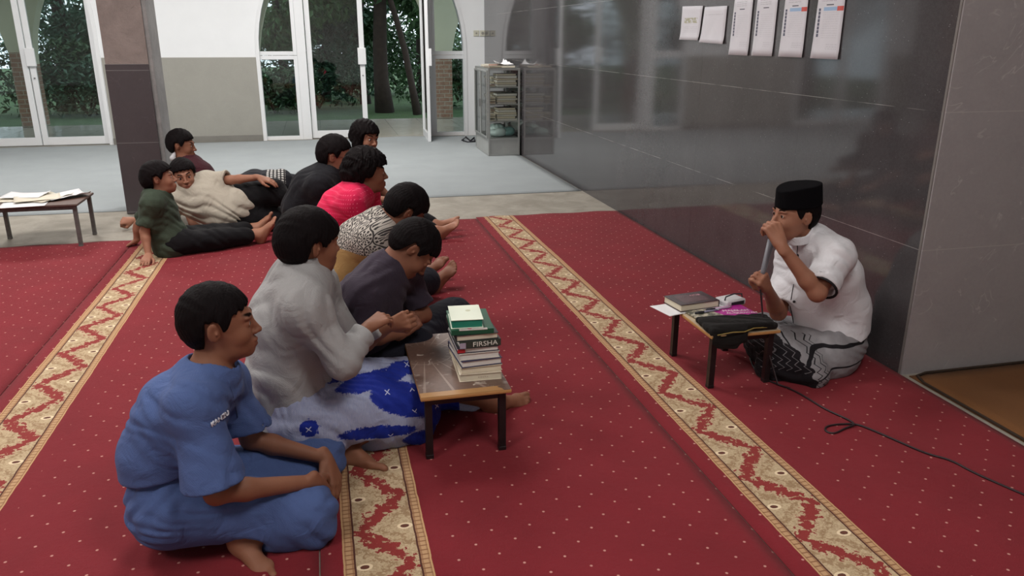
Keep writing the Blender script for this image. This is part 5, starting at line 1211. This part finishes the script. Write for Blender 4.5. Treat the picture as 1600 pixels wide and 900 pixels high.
ms.set('Base Color', ms.mix(x_.gt(a0)*x_.lt(a1)*z_.gt(float(P(430, 284, Y=Y0)[2])), srgb(34, 34, 40), ms.mix(ch_, srgb(32, 30, 32), srgb(206, 204, 200))))
kc = P(395, 284, Y=Y0)
h.mesh('sarong', [('u', rc(J['hipR'], J['knR'], .14, .10), .06), ('u', rc(J['hipL'], J['knL'], .14, .12), .06), ('u', rc(kc, P(440, 280, Y=Y0), .085, .09), .06), ('u', rc(J['knR'], P(455, 292, Y=Y0), .09, .07), .06), ('u', rc(P(450, 283, Y=Y0+.1), P(478, 284, Y=Y0+.1), .07, .05), .05), fold(h.org-1.5, h.org+2, .006, 56, (.5, .2, 1), 8)], ms, .008, 'black sarong with a black and white checked band')
h.shirt(cloth('maroon_cotton', (66, 28, 36)), inf=.022, sleeve=.8, sr=(.056, .07), vox=.008, amp=.004, seed=45, collar=.02)
h.mesh('white_undershirt_collar', [('u', rc(P(270, 247, Y=Y0-.05), P(273, 238, Y=Y0-.04), .026, .010), 0)], plain('white_undershirt', (200, 200, 204), .8), .006)

# ---- the teacher
h = Human('person in white shirt and black cap with a microphone by the dark wall', P(1290, 590, z=0), 1.0, sk3)
Y0 = 3.06; J = h.J
J['pel'] = P(1302, 528, Y=Y0); J['waist'] = P(1308, 480, Y=Y0); J['chest'] = P(1292, 430, Y=Y0); J['nb'] = P(1266, 374, Y=Y0)
J['shL'] = P(1306, 400, Y=Y0-.17); J['shR'] = P(1240, 402, Y=Y0+.15); J['elL'] = P(1277, 458, Y=Y0-.27); J['wrL'] = P(1221, 385, Y=Y0-.20); J['elR'] = P(1216, 488, Y=Y0+.05); J['wrR'] = P(1198, 450, Y=Y0-.08)
J['hipL'] = P(1296, 550, Y=Y0-.1); J['hipR'] = P(1290, 535, Y=Y0+.08); J['knL'] = P(1214, 552, Y=Y0-.03); J['anL'] = P(1270, 585, z=.05); J['knR'] = P(1190, 520, Y=Y0+.18); J['anR'] = P(1230, 570, z=.06)
F11 = Fr(P(1242, 334, Y=Y0-.02), V(-1, -.02, .0), V(.04, -.02, 1), 1.0)
hL = Fr(J['wrL'], nrm(P(1203, 346, Y=Y0-.13)-J['wrL']), V(.15, -.9, -.3), 1.08, mirror=True)
mic0, mic1 = P(1211, 352, Y=Y0-.075), P(1191, 430, Y=Y0-.10)
md = nrm(mic0-mic1); hRo = P(1204, 446, Y=Y0-.07)
hR = Fr(J['wrR'], nrm(P(1192, 424, Y=Y0-.14)-J['wrR']+V(-.02, 0, 0)), V(.15, -.95, .2), .95)
h.body(F11, [hand_ops(hL, (.9, 1.2, .8), 2, .0), hand_ops(hR, (1.0, 1.4, .9), 2, .0)], [], vox=.0038)
h.hair(SHORT, thick=.007, top=.006, seed=51, rough=.0015)
cap = Fr(F11.p(-.012, 0, .052), F11.R[:, 0]-.10*F11.R[:, 2], F11.R[:, 2]+.10*F11.R[:, 0])
def capfn(X, Y, Z):
    x, y, z = cap.loc(X, Y, Z); t = np.clip((z+.01)/.095, 0, 1)
    r = np.sqrt((x/(.108-.004*t))**2+(y/(.088-.010*t))**2); q = (r-1)*.085
    zb = -.012; zt = .082+.006*np.abs(y)/.08*0-.014*(np.abs(x)/.1)**2*(x > 0)
    return np.maximum(q, np.maximum(z-zt, zb-z))
mk_ = Mat('black_velvet', srgb(10, 9, 12), .95); mk_.set('Specular IOR Level', .1); mk_.bump(mk_.noise(mk_.pos(), 300, 2), .2, .002)
h.mesh('black_cap', [('u', Prim(capfn, cap.o-.16, cap.o+.16), 0)], mk_, .0035, 'black velvet peci cap')
ml_ = cloth('white_linen', (216, 216, 220))
h.shirt(ml_, inf=.026, sleeve=.84, sr=(.066, .082), vox=.005, amp=.0045, fr=46, seed=55, collar=.088, neck=.056, extra=[('u', rc(P(1268, 440, Y=Y0), P(1276, 505, Y=Y0), .105, .10), .06)], post=[('s', hsp(P(1300, 540, Y=Y0-.1), V(-.36, .1, 1)), .003)], hem=(P(1306, 550, Y=Y0), .122), fdir=(.7, .3, .8))
_e = J['shL']+(J['elL']-J['shL'])*.84; _d = nrm(J['elL']-J['shL']); _a = nrm(np.cross(_d, V(0, 0, 1))); _b = np.cross(_d, _a)
MB().tube([_e+_d*.001+(_a*math.cos(t)+_b*math.sin(t))*.0705-h.org for t in [2*math.pi*i/24 for i in range(25)]], .006, 6, False).build('cuff_lining', plain('black_cuff', (24, 22, 26), .8), h.root, True)
m_pipe = plain('black_piping', (26, 24, 28), .6)
def on(u, v, y): return P(u, v, Y=y)-h.org
sh_ = [c for c in h.root.children if c.name.startswith('shirt')][0]
q_ = [a for a, b in hits(sh_, h.org, [(1246, 380), (1246, 390), (1245, 402), (1240, 444), (1238, 456), (1236, 468), (1235, 480), (1236, 492), (1240, 505)], .0)]
for seg in (q_[:3], q_[3:]):
    if len(seg) > 2: MB().tube(seg, .0022, 6).build('black_piping', m_pipe, h.root, True)
for a, b in hits(sh_, h.org, [(1247, 399), (1241, 471)], .0): MB().tube([a, a+b*.004], .0062, 14).build('button', m_pipe, h.root, True)
collar(h, F11, ml_)
mt = cloth('grey_batik_sarong', (128, 126, 130)); p_ = mt.pos(); x_, y_, z_ = mt.xyz(p_); n_ = mt.noise(p_, 5, 2)
px_ = lambda u: float(P(u, 550, Y=Y0-.15)[0]-h.org[0]); pz_ = lambda v: float(P(1270, v, Y=Y0-.2)[2])
b_ = (px_(1272)-x_).mx(0.0); vv_ = z_+b_*b_*5.0+(n_-.5)*.02
band_ = ((vv_-pz_(545)).abs().lt(.0075)).mx((vv_-pz_(519)).abs().lt(.004)).mx((vv_-pz_(572)).abs().lt(.004))
zg_ = ((z_*70.0).tri(1.0)-.5)*.022
zz_ = ((x_-px_(1262)-zg_).abs().lt(.0028)).mx((x_-px_(1268)-zg_).abs().lt(.0016)).mx((x_-px_(1252)-zg_).abs().lt(.0028))*z_.lt(pz_(535))
blk_ = (x_+(z_*120.0).sin()*.012+(mt.noise(p_, 30, 2)-.5)*.03+z_*.35).lt(px_(1243)+.03)
fine_ = ((z_*70.0).tri(1.0)*.02+x_*1.0).mod(.03).lt(.0035)
cc_ = mt.mix(band_.mx(zz_), mt.mix(mt.noise(p_, 20, 4), srgb(118, 116, 120), srgb(150, 148, 150)), srgb(22, 20, 24)); cc_ = mt.mix(blk_, cc_, mt.mix(fine_*z_.gt(.07)*.8, srgb(22, 18, 22), srgb(120, 116, 120))); mt.set('Base Color', cc_)
h.mesh('sarong', [('u', rc(J['hipL'], J['knL'], .125, .085), .06), ('u', rc(J['hipR'], J['knR'], .12, .09), .06), ('u', rc(J['knL'], J['anL'], .085, .07), .06), ('u', rc(J['knR'], J['anR'], .085, .07), .06), ('u', rc(J['pel'], (J['hipL']+J['hipR'])/2, .135, .13, ((0, 1, 0), .75)), .06), ('u', rc(P(1290, 566, z=.06), P(1200, 575, z=.05), .08, .06), .08), ('u', rc(P(1250, 540, Y=Y0), P(1195, 540, Y=Y0+.08), .10, .08), .08), fold(h.org-1, h.org+1.2, .006, 58, (.4, .3, 1), 9)], mt, .0055, 'grey and black batik sarong')
# microphone, held in the hand: a thing of its own
r = empty('microphone', mic1, 'grey handheld microphone held upright in the teacher\'s hand', 'microphone')
MB().tube([V(0, 0, 0), md*.02, md*.165], [.011, .012, .0155], 20).build('handle', plain('silver_grey_body', (120, 122, 130), .4, .05), r, True)
g_ = MB(); pts = [md*(.165+.045*i/10) for i in range(11)]; g_.tube(pts, [.016+.009*math.sin(math.pi*min(1, i/10*.9+.1)) if i < 10 else .006 for i in range(11)], 20).build('grille', plain('dark_mesh_grille', (70, 70, 74), .4, .2, 200, .8, 300), r, True)
MB().tube([V(0, 0, 0), md*-.03+V(-.005, 0, 0), V(.0, -.01, -.10), V(.01, -.02, -.18), V(.0, -.05, -.25), (P(1215, 600, z=.02)-mic1), (P(1235, 607, z=.016)-mic1)], .004, 8).build('cord', m_cable, r, True)
